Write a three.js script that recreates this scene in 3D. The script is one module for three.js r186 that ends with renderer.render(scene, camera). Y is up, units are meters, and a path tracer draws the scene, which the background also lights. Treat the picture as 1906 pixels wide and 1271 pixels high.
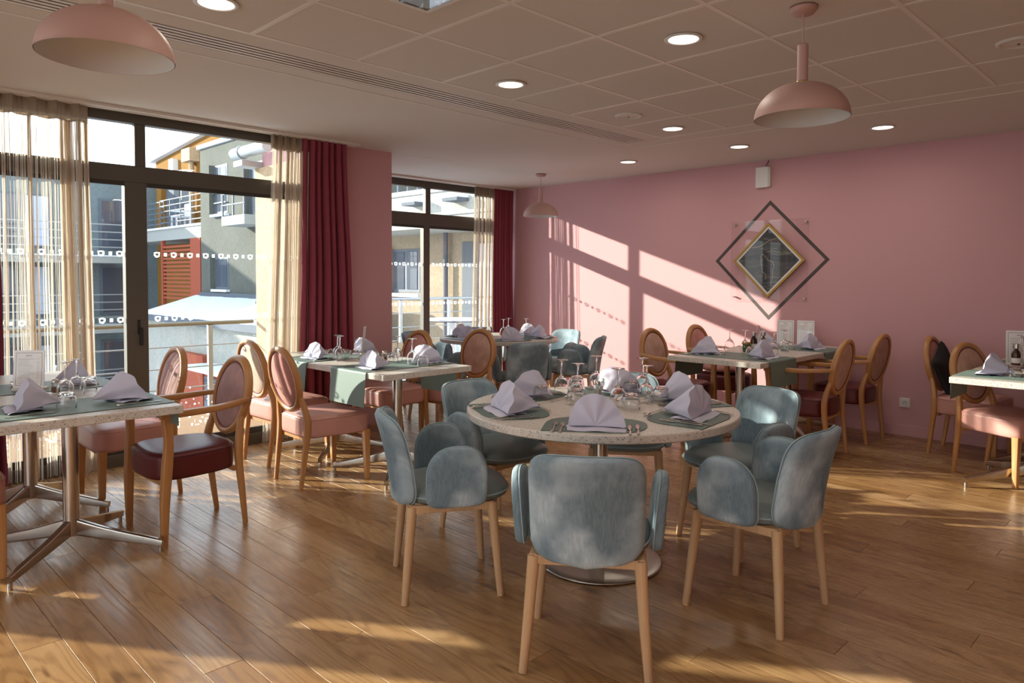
import * as THREE from 'three';
import { mergeGeometries } from 'three/addons/utils/BufferGeometryUtils.js';
import { RoundedBoxGeometry } from 'three/addons/geometries/RoundedBoxGeometry.js';
import { RectAreaLightUniformsLib } from 'three/addons/lights/RectAreaLightUniformsLib.js';

// ---------------------------------------------------------------- camera, sky, sun, exposure
const scene = new THREE.Scene();
const camera = new THREE.PerspectiveCamera(50.7387, 1906 / 1271, 0.05, 400);
camera.position.set(0, 1.377, 0);
camera.rotation.order = 'YXZ';
camera.rotation.set(-0.03698, 0.77588, 0.00463);
camera.setViewOffset(1906, 1271, -18.17, 68.53, 1906, 1271);
const renderer = new THREE.WebGLRenderer({ antialias: true });
renderer.toneMapping = THREE.LinearToneMapping;
renderer.toneMappingExposure = 1.3;
renderer.shadowMap.enabled = true;
RectAreaLightUniformsLib.init();

{ // hazy winter sky: white towards the horizon, pale blue above
  const W = 256, H = 128, d = new Float32Array(W * H * 4);
  for (let j = 0; j < H; j++) for (let i = 0; i < W; i++) {
    const up = Math.sin(((j + 0.5) / H - 0.5) * Math.PI), k = Math.pow(1 - Math.max(0, up), 2.2);
    const c = [1.5 + 1.1 * k, 1.85 + 0.8 * k, 2.4 + 0.3 * k], o = (j * W + i) * 4;
    const g = up < 0 ? 0.7 : 1;
    d[o] = c[0] * g; d[o + 1] = c[1] * g; d[o + 2] = c[2] * g; d[o + 3] = 1;
  }
  const t = new THREE.DataTexture(d, W, H, THREE.RGBAFormat, THREE.FloatType);
  t.mapping = THREE.EquirectangularReflectionMapping; t.magFilter = THREE.LinearFilter; t.needsUpdate = true;
  scene.background = t; scene.backgroundIntensity = 1.0;
}
const SUN_DIR = new THREE.Vector3(1, -0.345, -0.65).normalize();
const sun = new THREE.DirectionalLight(new THREE.Color(1.0, 0.93, 0.8), 9.2);
sun.name = 'sun';
sun.position.copy(SUN_DIR).multiplyScalar(-30).add(new THREE.Vector3(-3, 1, -3));
sun.target.position.set(-3, 1, -3);
sun.castShadow = true; sun.shadow.radius = 1.1; sun.shadow.mapSize.set(4096, 4096);
Object.assign(sun.shadow.camera, { left: -14, right: 14, top: 10, bottom: -10, near: 1, far: 70 });
scene.add(sun, sun.target);
const LAMP_RADIANCE = 56;

// ---------------------------------------------------------------- helpers
const V = (x, y, z) => new THREE.Vector3(x, y, z);
const PI = Math.PI, clamp = (x, a, b) => Math.min(b, Math.max(a, x));
function rng(s) { return () => { s = (s + 0x6d2b79f5) | 0; let t = Math.imul(s ^ (s >>> 15), 1 | s); t = (t + Math.imul(t ^ (t >>> 7), 61 | t)) ^ t; return ((t ^ (t >>> 14)) >>> 0) / 4294967296; }; }
const used = {};
function numbered(name) { const n = used[name] = (used[name] ?? -1) + 1; return n ? `${name}_${String(n).padStart(3, '0')}` : name; }
function shade(o) { o.traverse((m) => { if (m.isMesh) { m.castShadow = true; m.receiveShadow = true; } }); return o; }
function tag(o, label, category, group, kind) {
  if (label) o.userData.label = label; if (category) o.userData.category = category;
  if (group) o.userData.group = group; if (kind) o.userData.kind = kind; return o;
}
function thing(name, label, category, [x, y, z] = [0, 0, 0], turn = 0, group) {
  const o = new THREE.Group(); o.name = numbered(name); o.position.set(x, y, z); o.rotation.y = turn; scene.add(o);
  return tag(o, label, category, group);
}
function part(name, geos, material, parent, label) {
  const m = new THREE.Mesh(merge(geos), material); m.name = numbered(name); m.castShadow = m.receiveShadow = true;
  (parent || scene).add(m); if (label) m.userData.label = label; return m;
}
function single(name, geos, material, label, category, pos, turn, group) {
  const m = part(name, geos, material); if (pos) m.position.set(...pos); if (turn) m.rotation.y = turn;
  return tag(m, label, category, group);
}
function struct(name, geos, material, parent) { const m = part(name, geos, material, parent); if (!parent) m.userData.kind = 'structure'; return m; }
function structGroup(name) { const g = new THREE.Group(); g.name = numbered(name); g.userData.kind = 'structure'; scene.add(g); return g; }
function dup(proto, label, [x, y, z], turn = 0, group) {
  const c = proto.clone(); c.name = numbered(proto.name.replace(/_\d{3}$/, '')); c.position.set(x, y, z); c.rotation.set(0, turn, 0); scene.add(c);
  c.userData = { ...proto.userData, label }; if (group) c.userData.group = group; return c;
}
function merge(g) {
  if (!Array.isArray(g)) return g;
  if (g.length === 1) return g[0];
  return mergeGeometries(g.map((a) => {
    const b = a.index ? a.toNonIndexed() : a;
    for (const k of Object.keys(b.attributes)) if (!['position', 'normal', 'uv'].includes(k)) b.deleteAttribute(k);
    b.clearGroups?.(); return b;
  }));
}
function boxUV(g, du = 0, dv = 0) { // uv in metres from the dominant axis of the normal
  const p = g.attributes.position, n = g.attributes.normal, uv = new Float32Array(p.count * 2);
  for (let i = 0; i < p.count; i++) {
    const x = Math.abs(n.getX(i)), y = Math.abs(n.getY(i)), z = Math.abs(n.getZ(i));
    let u, v;
    if (y >= x && y >= z) { u = p.getX(i); v = p.getZ(i); } else if (x >= z) { u = p.getZ(i); v = p.getY(i); } else { u = p.getX(i); v = p.getY(i); }
    uv[2 * i] = u + du; uv[2 * i + 1] = v + dv;
  }
  g.setAttribute('uv', new THREE.BufferAttribute(uv, 2)); return g;
}
function box(w, h, d, x = 0, y = 0, z = 0, r = 0) {
  let g = r ? new RoundedBoxGeometry(w, h, d, 2, r) : new THREE.BoxGeometry(w, h, d);
  g.translate(x, y, z); return boxUV(g);
}
const bx = (x0, x1, y0, y1, z0, z1, r = 0) => box(x1 - x0, y1 - y0, z1 - z0, (x0 + x1) / 2, (y0 + y1) / 2, (z0 + z1) / 2, r);
function cyl(rt, rb, h, x = 0, y = 0, z = 0, n = 20) { return new THREE.CylinderGeometry(rt, rb, h, n).translate(x, y, z); }
function lathe(pts, n = 28, sharp = false) { return new THREE.LatheGeometry(pts.map(([r, y]) => new THREE.Vector2(r, y)), n); }
function bar(a, b, r, n = 8) { // straight round bar between two points
  const d = b.clone().sub(a), g = new THREE.CylinderGeometry(r, r, d.length(), n);
  g.applyQuaternion(new THREE.Quaternion().setFromUnitVectors(V(0, 1, 0), d.clone().normalize()));
  return g.translate((a.x + b.x) / 2, (a.y + b.y) / 2, (a.z + b.z) / 2);
}
// generic grid surface from f(i,j) -> Vector3
function grid(nu, nv, f, closeU = false, uvf) {
  const pos = [], uv = [], idx = [];
  for (let j = 0; j <= nv; j++) for (let i = 0; i <= nu; i++) {
    const p = f(i / nu, j / nv); pos.push(p.x, p.y, p.z);
    const q = uvf ? uvf(i / nu, j / nv) : [i / nu, j / nv]; uv.push(q[0], q[1]);
  }
  for (let j = 0; j < nv; j++) for (let i = 0; i < nu; i++) { const a = j * (nu + 1) + i, b = a + 1, c = a + nu + 1, d = c + 1; idx.push(a, b, d, a, d, c); }
  const g = new THREE.BufferGeometry();
  g.setAttribute('position', new THREE.Float32BufferAttribute(pos, 3)); g.setAttribute('uv', new THREE.Float32BufferAttribute(uv, 2));
  g.setIndex(idx); g.computeVertexNormals();
  if (closeU) { const n = g.attributes.normal; for (let j = 0; j <= nv; j++) { const a = j * (nu + 1), b = a + nu; const v = V(n.getX(a) + n.getX(b), n.getY(a) + n.getY(b), n.getZ(a) + n.getZ(b)).normalize(); n.setXYZ(a, v.x, v.y, v.z); n.setXYZ(b, v.x, v.y, v.z); } }
  return g;
}
const sup = (c, e) => Math.sign(c) * Math.pow(Math.abs(c), 2 / e);
// sweep a superellipse section (half sizes a along A, b along B) along points; ref fixes A = ref x T
function sweep(pts, secs, { n = 12, e = 3.2, ref = V(0, 0, 1), closed = false } = {}) {
  const m = pts.length, fr = [];
  for (let i = 0; i < m; i++) {
    const p0 = closed ? pts[(i - 1 + m) % m] : pts[Math.max(0, i - 1)], p1 = closed ? pts[(i + 1) % m] : pts[Math.min(m - 1, i + 1)];
    const T = p1.clone().sub(p0).normalize(), A = ref.clone().cross(T).normalize(), B = T.clone().cross(A).normalize(); fr.push([A, B]);
  }
  const len = [0]; for (let i = 1; i <= m; i++) len.push(len[i - 1] + pts[i % m].distanceTo(pts[i - 1]));
  const rows = closed ? m : m - 1, sec = (i) => secs.length === 1 ? secs[0] : secs[i % m];
  const g = grid(n, rows, (u, v) => {
    const i = Math.round(v * rows) % m, [A, B] = fr[i], [a, b] = sec(i), t = u * 2 * PI;
    return pts[i].clone().addScaledVector(A, a * sup(Math.cos(t), e)).addScaledVector(B, b * sup(Math.sin(t), e));
  }, true, (u, v) => [u * 0.12, len[Math.round(v * rows)]]);
  if (closed) return g;
  const caps = [0, m - 1].map((i, k) => grid(n, 1, (u, v) => {
    const [A, B] = fr[i], [a, b] = sec(i), t = (k ? u : 1 - u) * 2 * PI;
    return pts[i].clone().addScaledVector(A, v ? 0 : a * sup(Math.cos(t), e)).addScaledVector(B, v ? 0 : b * sup(Math.sin(t), e));
  }, false, (u, v) => [u * 0.1, v * 0.03]));
  return merge([g, ...caps]);
}
// loft scaled copies of an outline: profile rows are [scale, height]; out = (x, z, h) -> Vector3
function cushion(outline, profile, n = 40, out = (x, z, h) => V(x, h, z)) {
  const m = profile.length - 1;
  return grid(n, m, (u, v) => { const [s, h] = profile[Math.round(v * m)], [x, z] = outline(-u * 2 * PI); return out(x * s, z * s, h); }, true,
    (u, v) => { const [s, h] = profile[Math.round(v * m)], [x, z] = outline(-u * 2 * PI); return [x * s + h, z * s + h * 0.7]; });
}
function smoothPts(list, n = 16) { const c = new THREE.CatmullRomCurve3(list.map((p) => V(...p)), false, 'centripetal'); return c.getPoints(n); }
const lerpSecs = (list, n = 16) => Array.from({ length: n + 1 }, (_, i) => { const t = (i / n) * (list.length - 1), k = Math.min(list.length - 2, Math.floor(t)), f = t - k; return list[k].map((a, j) => a + (list[k + 1][j] - a) * f); });

// ---------------------------------------------------------------- textures
const hash = (x, y, s) => { let h = Math.imul(x, 374761393) + Math.imul(y, 668265263) + Math.imul(s, 2147483647 - 5); h = Math.imul(h ^ (h >>> 13), 1274126177); return ((h ^ (h >>> 16)) >>> 0) / 4294967296; };
function vnoise(x, y, px, py, s) { // tileable value noise
  const xi = Math.floor(x), yi = Math.floor(y), fx = x - xi, fy = y - yi, u = fx * fx * (3 - 2 * fx), v = fy * fy * (3 - 2 * fy), w = (a, p) => ((a % p) + p) % p;
  const a = hash(w(xi, px), w(yi, py), s), b = hash(w(xi + 1, px), w(yi, py), s), c = hash(w(xi, px), w(yi + 1, py), s), d = hash(w(xi + 1, px), w(yi + 1, py), s);
  return a + (b - a) * u + (c - a) * v + (a - b - c + d) * u * v;
}
function fbm(u, v, fx, fy, oct, s) { let t = 0, a = 0.5, n = 0; for (let i = 0; i < oct; i++) { t += a * vnoise(u * fx, v * fy, fx, fy, s + i); n += a; a *= 0.5; fx *= 2; fy *= 2; } return t / n; }
function tex(w, h, f, color = true) {
  const d = new Uint8Array(w * h * 4);
  for (let j = 0; j < h; j++) for (let i = 0; i < w; i++) { const c = f((i + 0.5) / w, (j + 0.5) / h), o = (j * w + i) * 4; d[o] = clamp(c[0], 0, 255); d[o + 1] = clamp(c[1] ?? c[0], 0, 255); d[o + 2] = clamp(c[2] ?? c[0], 0, 255); d[o + 3] = 255; }
  const t = new THREE.DataTexture(d, w, h); t.wrapS = t.wrapT = THREE.RepeatWrapping; t.magFilter = THREE.LinearFilter; t.minFilter = THREE.LinearMipmapLinearFilter; t.generateMipmaps = true;
  if (color) t.colorSpace = THREE.SRGBColorSpace; t.needsUpdate = true; return t;
}
function rep(t, w, h) { const c = t.clone(); c.repeat.set(1 / w, 1 / h); c.needsUpdate = true; return c; }
const mixc = (a, b, t) => a.map((x, i) => x + (b[i] - x) * t);
function canvasTex(w, h, draw) {
  const c = document.createElement('canvas'); c.width = w; c.height = h; draw(c.getContext('2d'), w, h);
  const t = new THREE.CanvasTexture(c); t.colorSpace = THREE.SRGBColorSpace; t.magFilter = THREE.LinearFilter; return t;
}
// oak floor: grain along u
const oakT = tex(1024, 1024, (u, v) => {
  const h = fbm(u, v, 2, 7, 3, 7), ring = 0.5 + 0.5 * Math.sin(h * 74 + v * 60), line = clamp((ring - 0.55) * 2.4, 0, 1) * (0.35 + 0.65 * fbm(u, v, 30, 160, 2, 33));
  const fine = fbm(u, v, 6, 220, 3, 21), spot = fbm(u, v, 3, 9, 3, 51), knot = clamp((fbm(u, v, 7, 26, 2, 90) - 0.78) * 9, 0, 1);
  let c = mixc([190, 159, 119], [168, 135, 95], 0.5 * fine + 0.5 * (1 - spot)); c = mixc(c, [126, 96, 64], 0.55 * line); c = mixc(c, [92, 66, 42], knot * 0.7);
  return mixc(c, [208, 180, 142], clamp((spot - 0.5) * 1.2, 0, 0.35));
});
const oakB = tex(512, 512, (u, v) => [128 + 90 * (fbm(u, v, 6, 128, 3, 21) - 0.5)], false);
const beechT = tex(256, 512, (u, v) => { const g = fbm(u, v, 48, 3, 3, 5), k = fbm(u, v, 10, 2, 2, 9); return mixc([212, 178, 138], [178, 138, 98], 0.65 * g + 0.35 * k); });
const velvetT = tex(512, 512, (u, v) => { const a = fbm(u, v, 5, 5, 5, 3), b = clamp((fbm(u, v, 110, 26, 3, 12) - 0.3) * 2.2, 0, 1); const k = clamp((a - 0.32) * 2.6, 0, 1); return mixc(mixc([116, 132, 142], [198, 208, 214], k), [160, 170, 176], 0.45 * b); });
const fabricB = tex(256, 256, (u, v) => [128 + 60 * Math.sin(u * 6.283 * 64) * 0.5 + 60 * Math.sin(v * 6.283 * 64) * 0.5 + 40 * (fbm(u, v, 32, 32, 2, 4) - 0.5)], false);
const chipT = (() => { // terrazzo: irregular chips in a pale matrix
  const N = 768, r = rng(11), cells = [], G = 66;
  for (let j = 0; j < G; j++) for (let i = 0; i < G; i++) cells.push([(i + r()) / G, (j + r()) / G, r(), r()]);
  const cols = [[150, 140, 128], [118, 112, 104], [205, 198, 186], [176, 158, 138], [96, 92, 88], [225, 220, 212]];
  return tex(N, N, (u, v) => {
    const ci = Math.floor(u * G), cj = Math.floor(v * G); let best = 9, sec = 9, bc = null;
    for (let dj = -1; dj <= 1; dj++) for (let di = -1; di <= 1; di++) {
      const a = (ci + di + G) % G, b = (cj + dj + G) % G, c = cells[b * G + a]; let dx = Math.abs(c[0] - u), dy = Math.abs(c[1] - v); dx = Math.min(dx, 1 - dx); dy = Math.min(dy, 1 - dy);
      const d = Math.hypot(dx, dy) * G * (1 + 0.9 * c[3]); if (d < best) { sec = best; best = d; bc = c; } else if (d < sec) sec = d;
    }
    const base = mixc([214, 207, 198], [200, 192, 182], fbm(u, v, 40, 40, 2, 8));
    return bc[2] < 0.55 && best < 0.4 && sec - best > 0.12 ? mixc(cols[Math.floor(bc[2] * 9.6) % 6], base, 0.25) : base;
  });
})();
const tileB = tex(256, 256, (u, v) => [128 + 120 * (fbm(u, v, 64, 64, 2, 2) - 0.5)], false);
const paintB = tex(256, 256, (u, v) => [128 + 80 * (fbm(u, v, 40, 40, 3, 6) - 0.5)], false);
const stuccoT = tex(256, 256, (u, v) => [225 + 40 * (fbm(u, v, 50, 50, 3, 14) - 0.5) + 22 * (fbm(u, v, 3, 3, 2, 15) - 0.5)]);
const leatherB = tex(256, 256, (u, v) => [128 + 110 * (fbm(u, v, 70, 70, 2, 17) - 0.5)], false);
const plushT = tex(256, 256, (u, v) => { const a = fbm(u, v, 6, 6, 4, 23); return [222 + 60 * (a - 0.5) + 24 * (fbm(u, v, 90, 14, 2, 4) - 0.5)]; });
const snowB = tex(256, 256, (u, v) => [128 + 120 * (fbm(u, v, 12, 12, 4, 19) - 0.5)], false);

// ---------------------------------------------------------------- materials (colours are sRGB hex unless noted)
const mat = (color, roughness = 0.6, o = {}) => new THREE.MeshPhysicalMaterial({ color, roughness, metalness: 0, ...o });
const M = {
  pink: mat('#c99a9d', 0.8, { bumpMap: rep(paintB, 0.5, 0.5), bumpScale: 0.0006 }),
  white: mat('#d9d2c8', 0.75), plaster: mat('#d6cfc6', 0.9), tile: mat('#d4cdc4', 0.95, { bumpMap: rep(tileB, 0.3, 0.3), bumpScale: 0.0008 }),
  tbar: mat('#e0dad2', 0.45), dark: mat('#1c1a19', 0.6), slot: mat('#161412', 0.9),
  alu: mat('#5c5850', 0.5, { metalness: 0.35 }), aluDark: mat('#3a3733', 0.55, { metalness: 0.2 }),
  steel: mat('#c8c2b8', 0.22, { metalness: 1 }), brushed: mat('#b8b0a6', 0.32, { metalness: 1 }), galv: mat('#a9adad', 0.45, { metalness: 0.7 }),
  beech: mat('#ffffff', 0.5, { map: rep(beechT, 0.25, 0.5) }), oakFrame: mat('#f0d4ac', 0.42, { map: rep(beechT, 0.25, 0.5), clearcoat: 0.25, clearcoatRoughness: 0.3 }),
  velvet: mat('#e4eef2', 0.9, { map: rep(velvetT, 0.55, 0.55), sheen: 0.7, sheenRoughness: 0.4, sheenColor: new THREE.Color('#b8d0d8') }),
  velvetIn: mat('#b7c6ca', 0.9, { map: rep(velvetT, 0.6, 0.6), sheen: 0.5, sheenRoughness: 0.5, sheenColor: new THREE.Color('#8fa7ae') }),
  seatVinyl: mat('#6f7a7b', 0.42, { bumpMap: rep(leatherB, 0.2, 0.2), bumpScale: 0.0006 }),
  seatPiping: mat('#8fa3a8', 0.7),
  pinkLeather: mat('#c48f84', 0.42, { bumpMap: rep(leatherB, 0.15, 0.15), bumpScale: 0.0006 }),
  redLeather: mat('#5c1c1e', 0.38, { bumpMap: rep(leatherB, 0.15, 0.15), bumpScale: 0.0006 }),
  padPink: mat('#dc9c92', 0.85, { map: rep(plushT, 0.4, 0.4), sheen: 0.6, sheenRoughness: 0.5, sheenColor: new THREE.Color('#e8c4bc') }),
  padBeige: mat('#dcb09c', 0.85, { map: rep(plushT, 0.4, 0.4), sheen: 0.4, sheenRoughness: 0.5, sheenColor: new THREE.Color('#e8d4c8') }),
  padPale: mat('#f0d8c4', 0.85, { map: rep(plushT, 0.4, 0.4), sheen: 0.5, sheenRoughness: 0.5, sheenColor: new THREE.Color('#f0e4d8') }),
  padMauve: mat('#c49a98', 0.8, { map: rep(plushT, 0.4, 0.4), sheen: 0.8, sheenRoughness: 0.4, sheenColor: new THREE.Color('#e0ccd0') }),
  piping: mat('#7a3c36', 0.6),
  terrazzo: mat('#ffffff', 0.35, { map: rep(chipT, 0.55, 0.55) }),
  napkin: mat('#cfcde0', 0.85, { bumpMap: rep(fabricB, 0.06, 0.06), bumpScale: 0.0004, transmission: 0.12, thickness: 0 }),
  mat: mat('#566862', 0.5, { bumpMap: rep(leatherB, 0.1, 0.1), bumpScale: 0.0004 }),
  runner: mat('#6c8078', 0.5, { bumpMap: rep(leatherB, 0.1, 0.1), bumpScale: 0.0004 }),
  glass: new THREE.MeshPhysicalMaterial({ color: '#ffffff', roughness: 0, transmission: 1, thickness: 0.01, ior: 1.48 }),
  pane: new THREE.MeshPhysicalMaterial({ color: '#f4faf8', roughness: 0, transmission: 1, thickness: 0, ior: 1.45 }),
  acrylic: new THREE.MeshPhysicalMaterial({ color: '#fbfbfb', roughness: 0.02, transmission: 1, thickness: 0, ior: 1.45 }),
  print: mat('#f4f8f8', 1, { transmission: 0.6, thickness: 0 }), burgundy: mat('#8a3848', 0.85, { bumpMap: rep(fabricB, 0.05, 0.05), bumpScale: 0.0005, sheen: 0.4, sheenRoughness: 0.5, sheenColor: new THREE.Color('#8a4050') }),
  strand: mat('#dcd0c0', 0.9, { transmission: 0.6, thickness: 0, side: THREE.DoubleSide }),
  heading: mat('#9c8872', 0.9, { transmission: 0.3, thickness: 0, side: THREE.DoubleSide }),
  lampPink: mat('#b8948a', 0.55), lampIn: mat('#d2d0cc', 0.6), lampGold: mat('#c8a86a', 0.3, { metalness: 1 }),
  tapeLine: mat('#4c4240', 0.7), goldFrame: mat('#b08d45', 0.4, { metalness: 0.5 }), whitePlastic: mat('#dcdad6', 0.4), paper: mat('#dcd9d8', 0.8),
  glow: new THREE.MeshStandardMaterial({ color: '#ffffff', emissive: new THREE.Color(1, 0.9, 0.72), emissiveIntensity: 2.6 }),
  black: mat('#211f22', 0.9), orange: mat('#d4571c', 0.7), green: mat('#4c6a35', 0.7),
  oil: new THREE.MeshPhysicalMaterial({ color: '#c9a02a', roughness: 0.05, transmission: 0.85, thickness: 0.03, ior: 1.45, attenuationColor: new THREE.Color('#b88a18'), attenuationDistance: 0.03 }),
  vinegar: mat('#3a1c0c', 0.2), pepper: mat('#8a5a3a', 0.8), salt: mat('#e8e4dc', 0.8),
  stuccoGrey: mat('#64655d', 0.95, { map: rep(stuccoT, 2, 2) }), stuccoYellow: mat('#94661c', 0.95, { map: rep(stuccoT, 2, 2) }), stuccoBeige: mat('#a8977f', 0.95, { map: rep(stuccoT, 2, 2) }),
  stuccoBlue: mat('#7d8a8c', 0.95, { map: rep(stuccoT, 2, 2) }), stuccoCream: mat('#c8ae8c', 0.95, { map: rep(stuccoT, 2, 2) }), rust: mat('#96462c', 0.8), stuccoWhite: mat('#b4b2a8', 0.95, { map: rep(stuccoT, 2, 2) }), concrete: mat('#9a9a94', 0.9), slate: mat('#565c64', 0.8),
  snow: mat('#d4d8de', 0.9, { bumpMap: rep(snowB, 0.8, 0.8), bumpScale: 0.02 }), winFrame: mat('#5a626c', 0.5), winPane: mat('#4c525c', 0.12, { clearcoat: 1 }), netCurtain: mat('#b8c0d0', 0.9),
  deck: mat('#c4bcb0', 0.7, { map: rep(beechT, 0.4, 1.2) }), railWood: mat('#8a8470', 0.6, { metalness: 0.3 }),
};

// ---------------------------------------------------------------- the room
const CEIL = 2.565, ZB = -6.888, XL = -5.73, XA = -7.05, ZP0 = -4.06, ZP1 = -3.47;
{
  // oak planks along x, rows 0.14 m wide; those in view one by one, the rest as one mesh
  const floor = struct('floor', [bx(-7.2, 2.7, -0.25, -0.019, ZB - 0.1, ZP0 + 0.05), bx(XL - 0.06, 2.7, -0.25, -0.019, ZP0 + 0.05, 4.3)], M.dark);
  const rnd = rng(5), PW = 0.14, far = [];
  const tones = [0, 1, 2, 3, 4].map((i) => mat(['#f6ebe0', '#e6d6c4', '#fbf3ea', '#dccab4', '#efe2d2'][i], 0.36, { map: rep(oakT, 1.9, 1.1), roughnessMap: rep(oakB, 1.9, 1.1), bumpMap: rep(oakB, 1.9, 1.1), bumpScale: 0.0004 }));
  tones.forEach((t) => { t.roughness = 0.56; t.bumpScale = 0.0002; });
  const plank = (x0, x1, z0, z1) => {
    const g = new RoundedBoxGeometry(x1 - x0 - 0.0012, 0.018, z1 - z0 - 0.0016, 1, 0.0012);
    g.translate((x0 + x1) / 2, -0.0095 - 0.0005 * rnd(), (z0 + z1) / 2); boxUV(g, rnd() * 5 - (x0 + x1) / 2, rnd() * 5 - (z0 + z1) / 2); return g;
  };
  for (let k = 0, z = 4.2; z > ZB; k++, z -= PW) {
    const z0 = Math.max(z - PW, ZB), xs = z0 < ZP0 ? XA : XL; if (z - z0 < 0.01) continue;
    let x = -9 + ((k * 0.737) % 1) * 1.9 + 0.3 * rnd();
    while (x < 2.6) {
      const x1 = x + 1.9, a = Math.max(x, xs), b = Math.min(x1, 2.6);
      if (b - a > 0.02) {
        const g = plank(a, b, z0, z), m = tones[Math.floor(rnd() * 5)];
        if (z0 < -0.2 && a < 0.1 && a < -1.0 - 0.19 * (z + 6.9) + 1.6) part('plank', g, m, floor); else far.push(g);
      }
      x = x1;
    }
  }
  part('plank_rest', far, tones[1], floor).userData.kind = 'stuff';
}
struct('wall_back', bx(-7.3, 2.7, 0, 2.75, ZB - 0.2, ZB), M.pink);
struct('baseboard_back', bx(XA, 2.6, 0, 0.095, ZB, ZB + 0.012, 0.003), M.pink);
struct('wall_left', [bx(-7.18, XL, 0, 2.75, ZP0, ZP1)], M.pink);
struct('wall_left_outer', [bx(-7.28, XL - 0.06, -0.4, 2.5, ZP1, ZP1 + 0.03), bx(-7.28, -7.18, -0.4, 2.5, ZP0 - 0.03, ZP1)], M.stuccoCream);
struct('wall_left_near', [bx(XL - 0.22, XL, 0, 2.75, -0.72, 0.5), bx(XL - 0.22, XL, 0, 2.75, 3.45, 4.3)], M.pink);
struct('wall_alcove', [bx(XA - 0.13, XA + 0.05, 0, 2.75, -4.3, ZP0), bx(XA - 0.13, XA + 0.05, 0, 2.75, ZB, -6.78)], M.pink);
struct('wall_front', [bx(-6, -3.4, 0, 2.75, 4.2, 4.4), bx(2.3, 2.8, 0, 2.75, 4.2, 4.4), bx(-3.4, 2.3, 2.5, 2.75, 4.2, 4.4)], M.pink);
struct('wall_right', bx(2.6, 2.8, 0, 2.75, -7.1, 4.4), M.pink);
{
  const c = struct('ceiling', [bx(XA - 0.15, XL + 0.01, CEIL, 2.75, ZB - 0.05, ZP0 + 0.02), bx(XL - 0.08, -3.975, CEIL, 2.75, ZP0, 4.25), bx(XL, -3.975, CEIL, 2.75, -5.45, ZP0), bx(XL, 2.65, CEIL, 2.75, ZB - 0.05, -5.45),
    bx(-3.625, -3.452, CEIL, 2.75, -5.2, 4.25), bx(-3.975, -3.835, CEIL, 2.75, -5.45, 4.25), bx(-3.835, 2.65, CEIL, 2.75, -5.45, -5.2195), bx(-3.835, -3.625, CEIL, 2.75, -5.2195, -5.21), bx(-3.7, 2.65, 2.68, 2.75, -5.3, 4.25)], M.plaster);
  struct('ceiling_roof', [bx(XA - 0.15, 2.85, 2.75, 2.95, -7.1, ZP1), bx(XL - 0.1, 2.85, 2.75, 2.95, ZP1, 4.4)], M.concrete);
  part('edge_trim', [bx(-3.984, -3.972, CEIL - 0.003, CEIL, -5.45, 4.2), bx(-3.984, 2.6, CEIL - 0.003, CEIL, -5.456, -5.444)], M.tbar, c);
  const X0 = -3.452, Z0 = -1.6195, rest = [];
  for (let a = 0; a < 11; a++) for (let b = -10; b < 6; b++) {
    const x0 = X0 + a * 0.6, x1 = Math.min(x0 + 0.6, 2.6), z1 = Z0 - b * 0.6, z0 = z1 - 0.6; if (x1 - x0 < 0.05) continue;
    const g = bx(x0 + 0.012, x1 - 0.012, CEIL + 0.0012, CEIL + 0.02, z0 + 0.012, z1 - 0.012);
    if (a < 7 && b >= -1) part('ceiling_tile', g, M.tile, c); else rest.push(g);
  }
  part('ceiling_tile_rest', rest, M.tile, c).userData.kind = 'stuff';
  for (let a = 0; a < 11; a++) part('grid_bar', bx(X0 + a * 0.6 - 0.0122, X0 + a * 0.6 + 0.0122, CEIL - 0.001, CEIL + 0.02, -5.2195, 4.2), M.tbar, c);
  for (let b = -9; b < 7; b++) for (let a = 0; a < 10; a++) part('grid_bar', bx(X0 + a * 0.6 + 0.0122, X0 + a * 0.6 + 0.5878, CEIL - 0.0008, CEIL + 0.02, Z0 - b * 0.6 - 0.0122, Z0 - b * 0.6 + 0.0122), M.tbar, c);
  const d = thing('air_diffuser', 'long white slot air diffuser with dark slots set in the ceiling', 'air vent', [-3.73, CEIL, -0.95]);
  for (let i = 0; i < 5; i++) part('slat', box(0.022, 0.004, 8.5, -0.083 + i * 0.0415, 0.0, 0, 0.001), M.tbar, d);
  part('backing', box(0.208, 0.01, 8.5, 0, 0.024, 0), M.slot, d);
}
function plane(x, y0, y1, z0, z1) { const g = new THREE.PlaneGeometry(z1 - z0, y1 - y0); g.rotateY(PI / 2); return g.translate(x, (y0 + y1) / 2, (z0 + z1) / 2); }
function motifBand(x, y, z0, z1) { // frosted chain of outlined hexagons and small squares
  const out = [];
  for (let z = z0 + 0.03, k = 0; z < z1 - 0.03; z += 0.06, k++) {
    let g;
    if (k % 2) { g = new THREE.PlaneGeometry(0.022, 0.026); } else {
      const f = (k / 2) % 2 ? -1 : 1, s = new THREE.Shape([[-0.022, -0.008], [-0.006, -0.024], [0.018, -0.016], [0.022, 0.016], [-0.004, 0.02], [-0.022, 0.014]].map(([a, b]) => new THREE.Vector2(a * f, b)));
      s.holes.push(new THREE.Path([[-0.01, -0.006], [0.01, -0.01], [0.011, 0.009], [-0.009, 0.009]].map(([a, b]) => new THREE.Vector2(a * f, b)))); g = new THREE.ShapeGeometry(s).toNonIndexed();
    }
    out.push(g.rotateY(PI / 2).translate(x, y, z));
  }
  return out;
}
function dots(x, y0, y1, z0, z1, n, seed) { const r = rng(seed), out = []; for (let i = 0; i < n; i++) { const t = Math.pow(r(), 1.6); out.push(new THREE.CircleGeometry(0.003 + 0.007 * r(), 8).rotateY(PI / 2).translate(x, y0 + (y1 - y0) * t, z0 + (z1 - z0) * r())); } return out; }
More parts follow.
